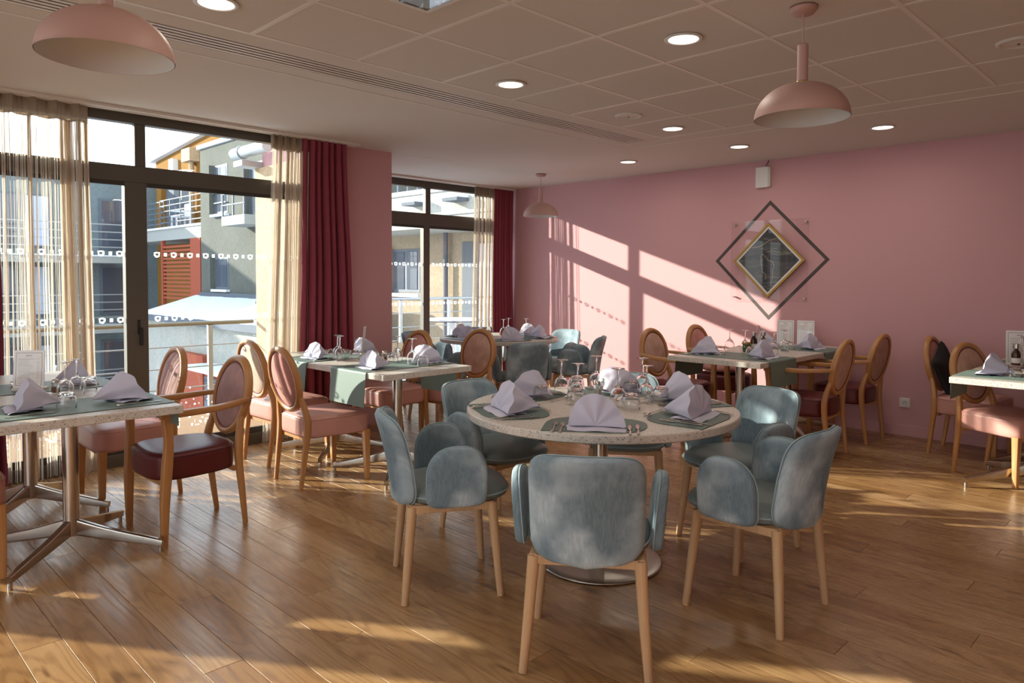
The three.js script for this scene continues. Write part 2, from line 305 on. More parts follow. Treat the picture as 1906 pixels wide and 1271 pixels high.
function windowWall(name, x, zs, { mull = [], head, t0, t1, seed, lower }) {
  const w = structGroup(name), d = 0.045, [za, zb] = zs, xo = x - d / 2;
  const f = (n, y0, y1, z0, z1, dd = d) => part(n, bx(xo - dd / 2, xo + dd / 2, y0, y1, z0, z1, 0.004), M.alu, w);
  f('head_frame', head, CEIL, za, zb, 0.08); f('transom', t0, t1, za, zb, 0.07); f('sill_frame', -0.01, 0.09, za, zb, 0.09);
  f('side_frame', 0, head, za, za + 0.06); f('side_frame', 0, head, zb - 0.06, zb);
  for (const m of mull) { f('mullion', t1, head, m.u0, m.u1, 0.06); f('mullion', 0.09, t0, m.l0, m.l1, 0.07); }
  const cutsU = [za + 0.06, ...mull.flatMap((m) => [m.u0, m.u1]), zb - 0.06], cutsL = [za + 0.06, ...mull.flatMap((m) => [m.l0, m.l1]), zb - 0.06];
  for (let i = 0; i < cutsU.length; i += 2) part('glass_pane', plane(xo, t1, head, cutsU[i], cutsU[i + 1]), M.pane, w);
  for (let i = 0; i < cutsL.length; i += 2) {
    const a = cutsL[i], b = cutsL[i + 1], p = part('glass_pane', plane(xo, 0.09, t0, a, b), M.pane, w);
    part('frosted_motif', [...motifBand(xo + 0.002, 1.54, a, b), ...motifBand(xo + 0.002, 1.06, a, b)], M.print, p).userData.kind = 'stuff';
    part('frosted_dots', dots(xo + 0.002, 0.22, 0.52, a, b, Math.round(150 * (b - a)), seed + i), M.print, p).userData.kind = 'stuff';
    part('glazing_bead', [bx(xo + 0.01, xo + 0.03, t0 - 0.03, t0, a, b), bx(xo + 0.01, xo + 0.03, 0.09, 0.14, a, b)], M.aluDark, w);
  }
  return w;
}
const w1 = windowWall('window_1', XL + 0.02, [-3.47, -0.72], { mull: [{ u0: -1.862, u1: -1.788, l0: -1.864, l1: -1.715 }], head: 2.483, t0: 2.06, t1: 2.178, seed: 40 });
part('window_handle', [bx(XL - 0.0, XL + 0.035, 0.95, 1.06, -1.81, -1.785, 0.006), bx(XL + 0.03, XL + 0.05, 0.87, 1.0, -1.825, -1.8, 0.006)], M.dark, w1);
windowWall('window_2', XA + 0.02, [-6.78, -4.3], { mull: [{ u0: -5.552, u1: -5.476, l0: -5.535, l1: -5.44 }], head: 2.47, t0: 2.01, t1: 2.16, seed: 50 });
windowWall('window_3', XL + 0.02, [0.5, 3.45], { mull: [{ u0: 1.94, u1: 2.0, l0: 1.9, l1: 2.04 }], head: 2.483, t0: 2.06, t1: 2.178, seed: 60 });
{ // unseen glazed front wall behind the viewer, placed to light the room
  const w = structGroup('window_4');
  for (const x of [-3.37, -1.95, -0.55, 0.85, 2.27]) part('mullion', bx(x - 0.035, x + 0.035, 0, 2.5, 4.26, 4.33), M.alu, w);
  part('transom', bx(-3.4, 2.3, 2.06, 2.15, 4.265, 4.325), M.alu, w); part('sill_frame', bx(-3.4, 2.3, 0, 0.1, 4.265, 4.325), M.alu, w);
  for (let i = 0; i < 4; i++) part('glass_pane', new THREE.PlaneGeometry(1.36, 2.4).translate(-2.66 + i * 1.41, 1.3, 4.295), M.pane, w);
}
for (const [x, z0, z1] of [[XL + 0.13, -3.6, 3.5], [XA + 0.14, ZB + 0.01, ZP0 - 0.01]]) {
  const t = thing('curtain_track', x > -6 ? 'long white ceiling curtain track above the near window wall' : 'short white ceiling curtain track in the window alcove', 'curtain track', [x, CEIL, (z0 + z1) / 2]);
  part('rail', [box(0.05, 0.022, z1 - z0, -0.03, -0.011, 0, 0.003), box(0.05, 0.022, z1 - z0, 0.03, -0.011, 0, 0.003)], M.white, t);
  part('groove', box(0.012, 0.012, z1 - z0, 0, -0.006, 0), M.dark, t);
}
// outlet, alarm box
{
  const o = thing('wall_outlet', 'white square power outlet low on the pink wall', 'power outlet', [-2.01, 0.295, ZB]);
  part('cover_plate', box(0.088, 0.082, 0.012, 0, 0, 0.006, 0.004), M.whitePlastic, o);
  part('socket_insert', box(0.05, 0.045, 0.006, 0, 0, 0.012, 0.003), M.paper, o);
  part('socket_hole', [cyl(0.004, 0.004, 0.003, 0, 0, 0, 8).rotateX(PI / 2).translate(-0.01, 0, 0.0155), cyl(0.004, 0.004, 0.003, 0, 0, 0, 8).rotateX(PI / 2).translate(0.01, 0, 0.0155), cyl(0.003, 0.003, 0.004, 0, 0, 0, 8).rotateX(PI / 2).translate(0, 0.011, 0.0155)], M.dark, o);
  const a = thing('junction_box', 'small pale plastic box high on the pink wall with a cable to the ceiling', 'wall box', [-3.358, 2.393, ZB]);
  part('housing', box(0.135, 0.205, 0.055, 0, 0, 0.0275, 0.008), M.whitePlastic, a);
  part('side_strip', box(0.02, 0.19, 0.045, 0.072, 0, 0.0225, 0.004), M.white, a);
  part('cable', sweep(smoothPts([[0.03, 0.1, 0.012], [0.03, 0.135, 0.01], [0.045, 0.15, 0.008], [0.045, 0.172, 0.008]], 8), [[0.004, 0.004]], { n: 6 }), M.aluDark, a);
}
// wall art: painted diamond line, clear panel on standoffs, framed print
{
  const cx = -3.288, cy = 1.566, sq = (r) => [[0, r], [r, 0], [0, -r], [-r, 0]].map(([a, b]) => new THREE.Vector2(a, b));
  const dia = (r0, r1, h) => { const s = new THREE.Shape(sq(r0)); s.holes.push(new THREE.Path(sq(r1))); return new THREE.ExtrudeGeometry(s, { depth: h, bevelEnabled: false }); };
  single('diamond_outline', boxUV(dia(0.597, 0.553, 0.002)), M.tapeLine, 'dark diamond-shaped line on the pink wall round the framed picture', 'wall decoration', [cx, cy, ZB + 0.0005]);
  const p = thing('clear_panel', 'clear acrylic square panel on four steel standoffs over the diamond line', 'wall panel', [cx + 0.005, 1.562, ZB + 0.003]);
  part('sheet', [new THREE.PlaneGeometry(0.8, 0.8).translate(0, 0, 0.032)], M.acrylic, p);
  for (const sx of [-1, 1]) for (const sy of [-1, 1]) part('standoff', cyl(0.009, 0.009, 0.036, 0, 0, 0, 12).rotateX(PI / 2).translate(sx * 0.37, sy * 0.37, 0.018), M.steel, p);
  part('sheet_edge', [box(0.8, 0.004, 0.004, 0, 0.4, 0.032), box(0.8, 0.004, 0.004, 0, -0.4, 0.032), box(0.004, 0.8, 0.004, 0.4, 0, 0.032), box(0.004, 0.8, 0.004, -0.4, 0, 0.032)], M.acrylic, p);
  const art = canvasTex(512, 512, (c, w, h) => {
    const r = rng(77); c.fillStyle = '#2b2a2c'; c.fillRect(0, 0, w, h);
    for (let i = 0; i < 160; i++) { c.fillStyle = `rgba(${60 + 50 * r()},${58 + 45 * r()},${62 + 40 * r()},0.12)`; c.beginPath(); c.ellipse(r() * w, r() * h, 20 + 70 * r(), 8 + 30 * r(), r(), 0, 7); c.fill(); }
    c.fillStyle = 'rgba(10,10,12,0.75)'; c.beginPath(); c.ellipse(w * 0.25, h * 0.46, 110, 26, -0.15, 0, 7); c.fill(); c.beginPath(); c.ellipse(w * 0.72, h * 0.47, 110, 30, 0.1, 0, 7); c.fill(); c.fillRect(w * 0.42, h * 0.35, w * 0.07, h * 0.6);
    c.strokeStyle = 'rgba(214,190,150,0.75)';
    const curve = (pts, lw) => { c.lineWidth = lw; c.beginPath(); pts.forEach(([x, y], i) => i ? c.lineTo(x * w, y * h) : c.moveTo(x * w, y * h)); c.stroke(); };
    for (let i = 0; i < 26; i++) { let x = r(), y = 0.15 + 0.75 * r(); const pts = [[x, y]]; for (let k = 0; k < 10; k++) { x += 0.035 * (0.4 + r()); y += 0.03 * (r() - 0.5); pts.push([x, y]); } curve(pts, 0.8 + 1.4 * r()); }
    curve([[0.38, 0.43], [0.4, 0.4], [0.44, 0.42], [0.5, 0.5], [0.57, 0.52], [0.6, 0.58], [0.57, 0.66], [0.58, 0.74], [0.55, 0.86]], 4); curve([[0.38, 0.43], [0.39, 0.56], [0.41, 0.68], [0.47, 0.72], [0.46, 0.8]], 4); curve([[0.22, 0.3], [0.36, 0.28], [0.5, 0.2], [0.62, 0.16]], 4); curve([[0.45, 0.37], [0.55, 0.35], [0.66, 0.38]], 3);
    for (let i = 0; i < 240; i++) { c.fillStyle = 'rgba(220,196,160,0.5)'; c.fillRect(w * (0.2 + 0.5 * r()), h * (0.55 + 0.4 * r()), 2, 2); }
  });
  const f = thing('framed_print', 'diamond-hung dark abstract print with white mount and gold frame', 'picture', [cx + 0.008, cy - 0.003, ZB + 0.034]);
  part('frame', boxUV(dia(0.372, 0.345, 0.022)), M.goldFrame, f, 'gold picture frame');
  part('mount', boxUV(dia(0.346, 0.318, 0.014)), M.paper, f, 'white mount');
  const g = new THREE.ShapeGeometry(new THREE.Shape(sq(0.32))); const uv = g.attributes.uv, ps = g.attributes.position; for (let i = 0; i < ps.count; i++) uv.setXY(i, ps.getX(i) / 0.64 + 0.5, ps.getY(i) / 0.64 + 0.5);
  part('print', g.translate(0, 0, 0.012), new THREE.MeshPhysicalMaterial({ map: art, roughness: 0.3, clearcoat: 0.5 }), f);
}
// ---------------------------------------------------------------- ceiling fittings
{
  const proto = thing('downlight', 'x', 'ceiling light', [0, 0, 0], 0, 'round recessed downlights');
  part('trim_ring', lathe([[0.074, 0.004], [0.074, -0.003], [0.08, -0.006], [0.094, -0.002], [0.094, 0.002], [0.074, 0.004]], 32), M.whitePlastic, proto);
  part('lamp_diffuser', cyl(0.075, 0.075, 0.004, 0, 0, 0, 32), M.glow, proto);
  const spots = [[-3.17, -1.33, 'downlight cut by the top edge of the view above the left window'], [-3.175, -3.13, 'lit downlight beside the slot air diffuser'], [-1.96, -3.13, 'largest lit downlight in the tiles between both pendant lamps'], [-3.171, -4.925, 'lit downlight in the last tile row beside the round ceiling speaker'],
    [-3.163, -5.995, 'lit downlight in the plaster strip above the pale wall box'], [-4.393, -6.011, 'lit downlight nearest the alcove pendant lamp'], [-1.957, -5.996, 'lit downlight right of the cone pendant lamp above the pink wall'],
    [-0.75, -1.33, 'unseen downlight over the room behind the viewer'], [-1.96, -1.33, 'unseen downlight over the viewer'], [-3.17, 0.5, 'unseen downlight in the second row behind the viewer'], [-1.0, 2.2, 'unseen downlight in the rear of the room'], [0.8, -0.5, 'unseen downlight to the right of the viewer'], [0.8, -3.6, 'unseen downlight on the far right side']];  // this row is out of view, placed to brighten the whole room
  spots.forEach(([x, z, label], i) => {
    const o = i ? dup(proto, label, [x, CEIL - 0.004, z]) : proto; if (!i) { o.position.set(x, CEIL - 0.004, z); o.userData.label = label; }
    const l = new THREE.RectAreaLight(new THREE.Color(1, 0.92, 0.8), LAMP_RADIANCE, 0.13, 0.13); l.name = numbered('downlight_lamp'); l.position.set(x, CEIL - 0.014, z); l.lookAt(x, 0, z); scene.add(l);
  });
  // glass-fronted emergency unit cut by the top edge of the picture
  const e = thing('emergency_light', 'white recessed emergency light with clear ribbed cover at the top edge', 'emergency light', [-2.42, CEIL, -1.93]);
  part('bezel', [box(0.34, 0.012, 0.025, 0, -0.004, 0.09, 0.003), box(0.34, 0.012, 0.025, 0, -0.004, -0.09, 0.003), box(0.025, 0.012, 0.16, 0.158, -0.004, 0, 0.003), box(0.025, 0.012, 0.16, -0.158, -0.004, 0, 0.003)], M.whitePlastic, e);
  part('reflector', box(0.3, 0.006, 0.16, 0, 0.003, 0), M.steel, e);
  part('cover', box(0.29, 0.01, 0.155, 0, -0.006, 0, 0.004), M.glass, e);
  const s = thing('ceiling_speaker', 'round white ceiling speaker with dark centre beside the air diffuser end', 'speaker', [-3.162, CEIL, -4.327]);
  part('ring', lathe([[0.07, 0], [0.08, -0.012], [0.098, -0.006], [0.1, 0.002]], 32), M.whitePlastic, s);
  part('grille', lathe([[0, -0.01], [0.05, -0.009], [0.072, -0.004]], 32), M.white, s); part('centre_dot', cyl(0.006, 0.006, 0.004, 0, -0.011, 0, 12), M.dark, s);
  dup(s, 'round white ceiling speaker cut by the right edge of the view', [-0.783, CEIL, -4.33]);
}
{ // pendant lamps
  const p = thing('pendant_lamp', 'x', 'pendant lamp');
  part('canopy', lathe([[0, 0], [0.058, 0], [0.058, -0.012], [0.045, -0.03], [0.012, -0.034], [0, -0.034]], 32), M.lampPink, p);
  part('cord', cyl(0.003, 0.003, 0.14, 0, -0.1, 0, 8), M.lampPink, p);
  part('stem', lathe([[0, -0.162], [0.022, -0.162], [0.023, -0.166], [0.023, -0.325], [0, -0.325]], 24), M.lampPink, p);
  part('collar', lathe([[0.0235, -0.32], [0.026, -0.323], [0.026, -0.328], [0.02, -0.332]], 24), M.lampGold, p, 'brass collar');
  const dome = (r, h, y) => Array.from({ length: 19 }, (_, i) => { const t = (i / 18) * PI / 2; return [r * Math.sin(t) ** 0.96, y - h * (1 - Math.cos(t))]; });
  const sh = part('shade', lathe([[0.018, -0.325], ...dome(0.2, 0.155, -0.328).slice(2)], 48), M.lampPink, p);
  part('shade_lining', lathe(dome(0.1975, 0.152, -0.331), 48), M.lampIn, sh, 'white inner face of the shade');
  p.position.set(-1.36, CEIL, -3.135); p.userData.label = 'pink dome pendant lamp hanging by the large round table, canopy in view';
  dup(p, 'pink dome pendant lamp cut by the top edge above the left window', [-2.61, CEIL, -0.74]);
  dup(p, 'smallest pink dome pendant lamp hanging in front of the alcove curtain', [-5.64, CEIL, -6.05]);
}
// ---------------------------------------------------------------- curtains
function drape(name, label, x, zt, zb, folds, amp, seed) {
  const r = rng(seed), ph = Array.from({ length: 4 }, () => r() * 6.28), y0 = 0.015, y1 = CEIL - 0.012;
  const t = thing(name, label, 'curtain', [x, 0, (zt[0] + zt[1]) / 2]), zc = t.position.z;
  const f = (u, v, off) => {
    const k = 1 - v, w = folds * u * 2 * PI, z = (zt[0] + (zt[1] - zt[0]) * u) * v + (zb[0] + (zb[1] - zb[0]) * u) * k;
    const a = amp * (0.55 + 0.6 * k) * (v > 0.93 ? 0.8 : 1), s = Math.sin(w + ph[0] + 0.5 * Math.sin(k * 2.2 + ph[1])) + 0.35 * Math.sin(w * 0.47 + ph[2] + k * 1.3);
    return V(a * s + off, y0 + (y1 - y0) * v, z - zc + 0.35 * a * Math.cos(w + ph[0]) + 0.006 * Math.sin(k * 9 + ph[3]));
  };
  const uvf = (u, v) => [u * folds * 0.14, v * 2.5];
  part('cloth', grid(folds * 16, 26, (u, v) => f(u, v, 0), false, uvf), M.burgundy, t);
  part('pleat_heading', grid(folds * 16, 4, (u, v) => f(u, 0.955 + 0.045 * v, 0.004), false, uvf), M.burgundy, t);
  return t;
}
drape('burgundy_curtain', 'long burgundy curtain drawn back beside the near pillar', XL + 0.13, [-3.07, -3.5], [-3.0, -3.6], 7, 0.04, 3);
drape('burgundy_curtain', 'burgundy curtain hanging in the corner against the pink wall', XA + 0.15, [-6.5, -6.85], [-6.47, -6.87], 7, 0.03, 8);
drape('burgundy_curtain', 'burgundy curtain at the left edge beside the string curtain', XL + 0.13, [-0.93, -0.5], [-0.955, -0.42], 7, 0.04, 13);
drape('burgundy_curtain', 'unseen burgundy curtain behind the viewer by the third window', XL + 0.13, [0.64, 0.9], [0.62, 0.93], 5, 0.04, 17);  // out of view, placed to bound the sun on the foreground floor
function stringCurtain(label, x, zt, zb, n, seed, clumps) {
  const r = rng(seed), t = thing('string_curtain', label, 'curtain', [x, 0, (zt[0] + zt[1]) / 2]), zc = t.position.z, pos = [], uv = [], nor = [], W = 0.0032, y1 = CEIL - 0.13;
  const fold = (u) => 0.028 * Math.sin(u * 34 + seed) + 0.012 * Math.sin(u * 71);
  for (let i = 0; i < n; i++) {
    let u = r(); if (r() < 0.62) { const c = clumps[Math.floor(r() * clumps.length)]; u = clamp(c[0] + (r() + r() - 1) * c[1], 0, 1); }
    const dz = (r() - 0.5) * 0.03, xo = fold(u) + (r() - 0.5) * 0.014, sw = (r() - 0.5) * 0.02, w = W * (0.7 + 0.6 * r()), S = 5, pts = [];
    for (let k = 0; k <= S; k++) { const v = k / S, y = y1 * (1 - v) + 0.01 * v + 0.02 * v * r(); pts.push(V(xo + sw * Math.sin(v * 3), y, zt[0] + (zt[1] - zt[0]) * u + ((zb[0] + (zb[1] - zb[0]) * u) - (zt[0] + (zt[1] - zt[0]) * u)) * v + dz * Math.sin(v * PI * 0.5) - zc)); }
    const a = r() * 1.2 - 0.6, cx = Math.sin(a) * w / 2, cz = Math.cos(a) * w / 2;
    for (let k = 0; k < S; k++) { const p = pts[k], q = pts[k + 1], A = [p.x - cx, p.y, p.z - cz], B = [p.x + cx, p.y, p.z + cz], C = [q.x - cx, q.y, q.z - cz], D = [q.x + cx, q.y, q.z + cz]; pos.push(...A, ...C, ...B, ...B, ...C, ...D); for (let m = 0; m < 6; m++) { nor.push(Math.cos(a), 0, -Math.sin(a)); uv.push(0, 0); } }
  }
  const g = new THREE.BufferGeometry(); g.setAttribute('position', new THREE.Float32BufferAttribute(pos, 3)); g.setAttribute('uv', new THREE.Float32BufferAttribute(uv, 2)); g.computeVertexNormals();
  part('strands', g, M.strand, t).userData.kind = 'stuff';
  part('heading_tape', grid(90, 3, (u, v) => V(fold(u) * 0.8 + 0.006 * Math.sin(u * 160), y1 - 0.012 + 0.135 * v, zt[0] + (zt[1] - zt[0]) * u - zc)), M.heading, t);
}
stringCurtain('beige string curtain in front of the leftmost glass door', XL + 0.1, [-1.475, -0.78], [-1.5, -0.76], 420, 5, [[0.03, 0.03], [0.1, 0.03], [0.16, 0.03], [0.2, 0.03], [0.24, 0.02], [0.5, 0.012]]);
stringCurtain('beige string curtain gathered beside the long burgundy curtain and pillar', XL + 0.1, [-2.8, -3.12], [-2.7, -3.06], 380, 6, [[0.2, 0.1], [0.5, 0.12], [0.8, 0.12], [0.95, 0.05]]);
stringCurtain('beige string curtain gathered in the window alcove', XA + 0.13, [-6.17, -6.52], [-6.12, -6.5], 380, 7, [[0.15, 0.08], [0.4, 0.12], [0.7, 0.12], [0.93, 0.06]]);

// ---------------------------------------------------------------- chairs
const outline = (hw, z0, z1, e, taper = 0) => (t) => { const c = sup(Math.cos(t), e), s = sup(Math.sin(t), e), zc = (z0 + z1) / 2, hz = (z1 - z0) / 2; return [hw * c * (1 - taper * (1 - s) * 0.5), zc + hz * s]; };
function makeMedallion({ arms, pad, back, seat, e, label }) {
  const t = thing(arms ? 'medallion_armchair' : 'medallion_chair', label, 'chair'), W = M.oakFrame;
  // upholstered seat
  const seatProfile = [[0, 0.478], [0.4, 0.477], [0.7, 0.474], [0.88, 0.468], [0.96, 0.459], [0.995, 0.445], [1, 0.43], [1.0, 0.36], [0.995, 0.34], [0.97, 0.328], [0.6, 0.325], [0, 0.325]];
  const ol = outline(0.248, -0.215, 0.245, e, 0.14);
  const s = part('seat', cushion(ol, seatProfile, 56), seat, t);
  part('seat_seam', sweep(Array.from({ length: 56 }, (_, i) => { const [x, z] = ol(i / 56 * 2 * PI); return V(x * 0.998, 0.447, z * 0.998); }), [[0.003, 0.003]], { n: 6, ref: V(0, 1, 0), closed: true }), seat, s);
  // oval back, tilted
  const tilt = 0.2, oc = V(0, 0.702, -0.262), place = (x, y, z) => V(x, oc.y + y * Math.cos(tilt) - z * Math.sin(tilt), oc.z - y * Math.sin(tilt) + z * Math.cos(tilt));
  const RX = 0.186, RY = 0.207, N = 48, ring = Array.from({ length: N }, (_, i) => { const a = i / N * 2 * PI; return place(RX * Math.cos(a), RY * Math.sin(a), 0); });
  part('back_frame', sweep(ring, [[0.018, 0.023]], { n: 12, e: 2.8, ref: place(0, 0, 1).sub(place(0, 0, 0)), closed: true }), W, t);
  const oval = (a) => [(RX - 0.014) * Math.cos(a), (RY - 0.014) * Math.sin(a)];
  part('back_pad', cushion(oval, [[0, 0.034], [0.4, 0.032], [0.7, 0.027], [0.9, 0.019], [0.985, 0.008], [1, 0]], 44, (x, z, h) => place(x, z, h)), pad, t, 'front pad');
  part('rear_pad', cushion(oval, [[0, -0.026], [0.5, -0.024], [0.8, -0.019], [0.95, -0.012], [1, 0]], 44, (x, z, h) => place(x, z, h)), back, t, 'rear pad');
  for (const [zz, k] of [[0.014, 0.97], [-0.014, 0.97]]) part('piping', sweep(Array.from({ length: N }, (_, i) => { const [x, y] = oval(i / N * 2 * PI); return place(x * k, y * k, zz); }), [[0.0035, 0.0035]], { n: 6, ref: V(0, 0, 1), closed: true }), M.piping, t);
  for (const sx of [-1, 1]) {
    part('rear_leg', sweep(smoothPts([[sx * 0.182, 0, -0.245], [sx * 0.19, 0.2, -0.222], [sx * 0.194, 0.36, -0.205], [sx * 0.196, 0.45, -0.205], [sx * 0.18, 0.53, -0.218], [sx * 0.162, 0.6, -0.238], [sx * 0.16, 0.64, -0.249]], 20), lerpSecs([[0.012, 0.013], [0.016, 0.017], [0.021, 0.02], [0.022, 0.021], [0.019, 0.018], [0.018, 0.016], [0.012, 0.013]], 20), { ref: V(0, 0, 1), n: 12 }), W, t);
    if (arms) {
      part('front_leg', sweep(smoothPts([[sx * 0.245, 0, 0.215], [sx * 0.254, 0.25, 0.212], [sx * 0.262, 0.42, 0.202], [sx * 0.268, 0.55, 0.196], [sx * 0.268, 0.665, 0.206]], 16), lerpSecs([[0.014, 0.016], [0.021, 0.023], [0.023, 0.025], [0.019, 0.021], [0.02, 0.024]], 16), { ref: V(0, 0, 1), n: 16, e: 4.5 }), W, t);
      part('armrest', sweep(smoothPts([[sx * 0.27, 0.672, 0.235], [sx * 0.27, 0.677, 0.1], [sx * 0.262, 0.68, -0.06], [sx * 0.225, 0.69, -0.2], [sx * 0.195, 0.695, -0.262]], 18), lerpSecs([[0.018, 0.016], [0.022, 0.018], [0.022, 0.017], [0.018, 0.015], [0.014, 0.013]], 18), { ref: V(0, 1, 0), n: 16, e: 4.5 }), W, t);
    } else part('front_leg', sweep([V(sx * 0.232, 0, 0.215), V(sx * 0.23, 0.15, 0.213), V(sx * 0.224, 0.34, 0.21)], [[0.015, 0.015], [0.019, 0.019], [0.024, 0.024]], { ref: V(0, 0, 1), e: 6, n: 16 }), W, t);
  }
  part('seat_rail', box(0.4, 0.03, 0.02, 0, 0.318, 0.2), W, t); part('seat_rail', box(0.36, 0.03, 0.02, 0, 0.318, -0.19), W, t);
  return t;
}
const put = (o, [x, y, z], turn) => { o.position.set(x, y, z); o.rotation.set(0, turn, 0); return o; };
const DEG = PI / 180;
const G1 = 'oval-back chairs at the rectangular tables';
// side chairs
const chairA = makeMedallion({ pad: M.padPink, back: M.padPink, seat: M.pinkLeather, e: 7, label: 'oval-back side chair with rosy rear pad, nearer of two at the green runner table' });
put(chairA, [-4.417, 0, -2.545], 178 * DEG);
const chairB = makeMedallion({ pad: M.padPale, back: M.padPale, seat: M.pinkLeather, e: 7, label: 'oval-back side chair with pale cream rear pad against the glass door' });
put(chairB, [-5.1, 0, -2.64], 182 * DEG);
const chairC = makeMedallion({ pad: M.padBeige, back: M.padBeige, seat: M.pinkLeather, e: 7, label: 'oval-back side chair showing its beige front pad behind the upper left blue tub chair' });
put(chairC, [-4.76, 0, -4.06], 6 * DEG);
dup(chairA, 'oval-back side chair half hidden under the middle table, in front of the pillar edge', [-5.03, 0, -3.56], 0);
const chairL = makeMedallion({ pad: M.padMauve, back: M.padPink, seat: M.pinkLeather, e: 7, label: 'oval-back side chair with mauve pad and pink seat against the window mullion' });
put(chairL, [-4.94, 0, -1.49], -1 * DEG);
dup(chairL, 'pink-seated side chair cut by the left edge at the front of the left table', [-4.18, 0, -0.44], 180 * DEG);
const chairT = makeMedallion({ pad: M.padBeige, back: M.padBeige, seat: M.pinkLeather, e: 7, label: 'oval-back side chair with beige pad and pink seat at the right edge' });
put(chairT, [-1.085, 0, -5.945], 69 * DEG);
dup(chairA, 'oval-back side chair with a dark cushion against its back near the right edge', [-1.42, 0, -6.51], 88 * DEG);
// armchairs
const armL = makeMedallion({ arms: true, pad: M.padMauve, back: M.padPink, seat: M.redLeather, e: 3.4, label: 'open-arm chair with dark red seat in the left foreground' });
put(armL, [-4.078, 0, -1.52], 1.5 * DEG);
const armR = makeMedallion({ arms: true, pad: M.padPink, back: M.padBeige, seat: M.redLeather, e: 3.4, label: 'nearer of two armchairs with dark red seats right of the pink wall table' });
put(armR, [-2.365, 0, -5.652], -88 * DEG);
dup(armR, 'farther of two armchairs with dark red seats right of the pink wall table', [-2.36, 0, -6.465], -92 * DEG);
const armW = makeMedallion({ arms: true, pad: M.padBeige, back: M.padBeige, seat: M.redLeather, e: 3.4, label: 'armchair with beige oval pad at the left corner of the pink wall table' });
put(armW, [-3.49, 0, -5.56], 89 * DEG);
dup(armR, 'armchair with a peach cushion on its seat in the sun patch', [-3.5, 0, -6.36], 90 * DEG);
{
  const c = cushion(outline(0.21, -0.2, 0.2, 3.2), [[0, 0.11], [0.4, 0.105], [0.7, 0.09], [0.9, 0.065], [1, 0.04], [0.9, 0.018], [0.5, 0.002], [0, 0]], 40);
  single('seat_cushion', c, M.padPink, 'plump peach cushion lying on the armchair seat in the sun patch', 'cushion', [-3.47, 0.479, -6.36], 90 * DEG);
  const d = cushion((a) => { const c = Math.cos(a), q = Math.sin(a), k = 1 + 0.09 * Math.cos(4 * a + PI); return [0.2 * sup(c, 5) * k, 0.17 * sup(q, 5) * k]; }, [[0, 0.05], [0.4, 0.047], [0.7, 0.036], [0.9, 0.018], [1, 0], [0.9, -0.018], [0.7, -0.036], [0.4, -0.047], [0, -0.05]], 44, (x, z, h) => V(x, z, h).applyEuler(new THREE.Euler(-0.3, 0, 0.42)));
  single('dark_cushion', d, M.black, 'dark square cushion tilted against an oval chair back by the outlet', 'cushion', [-1.605, 0.665, -6.5], 88 * DEG);
}
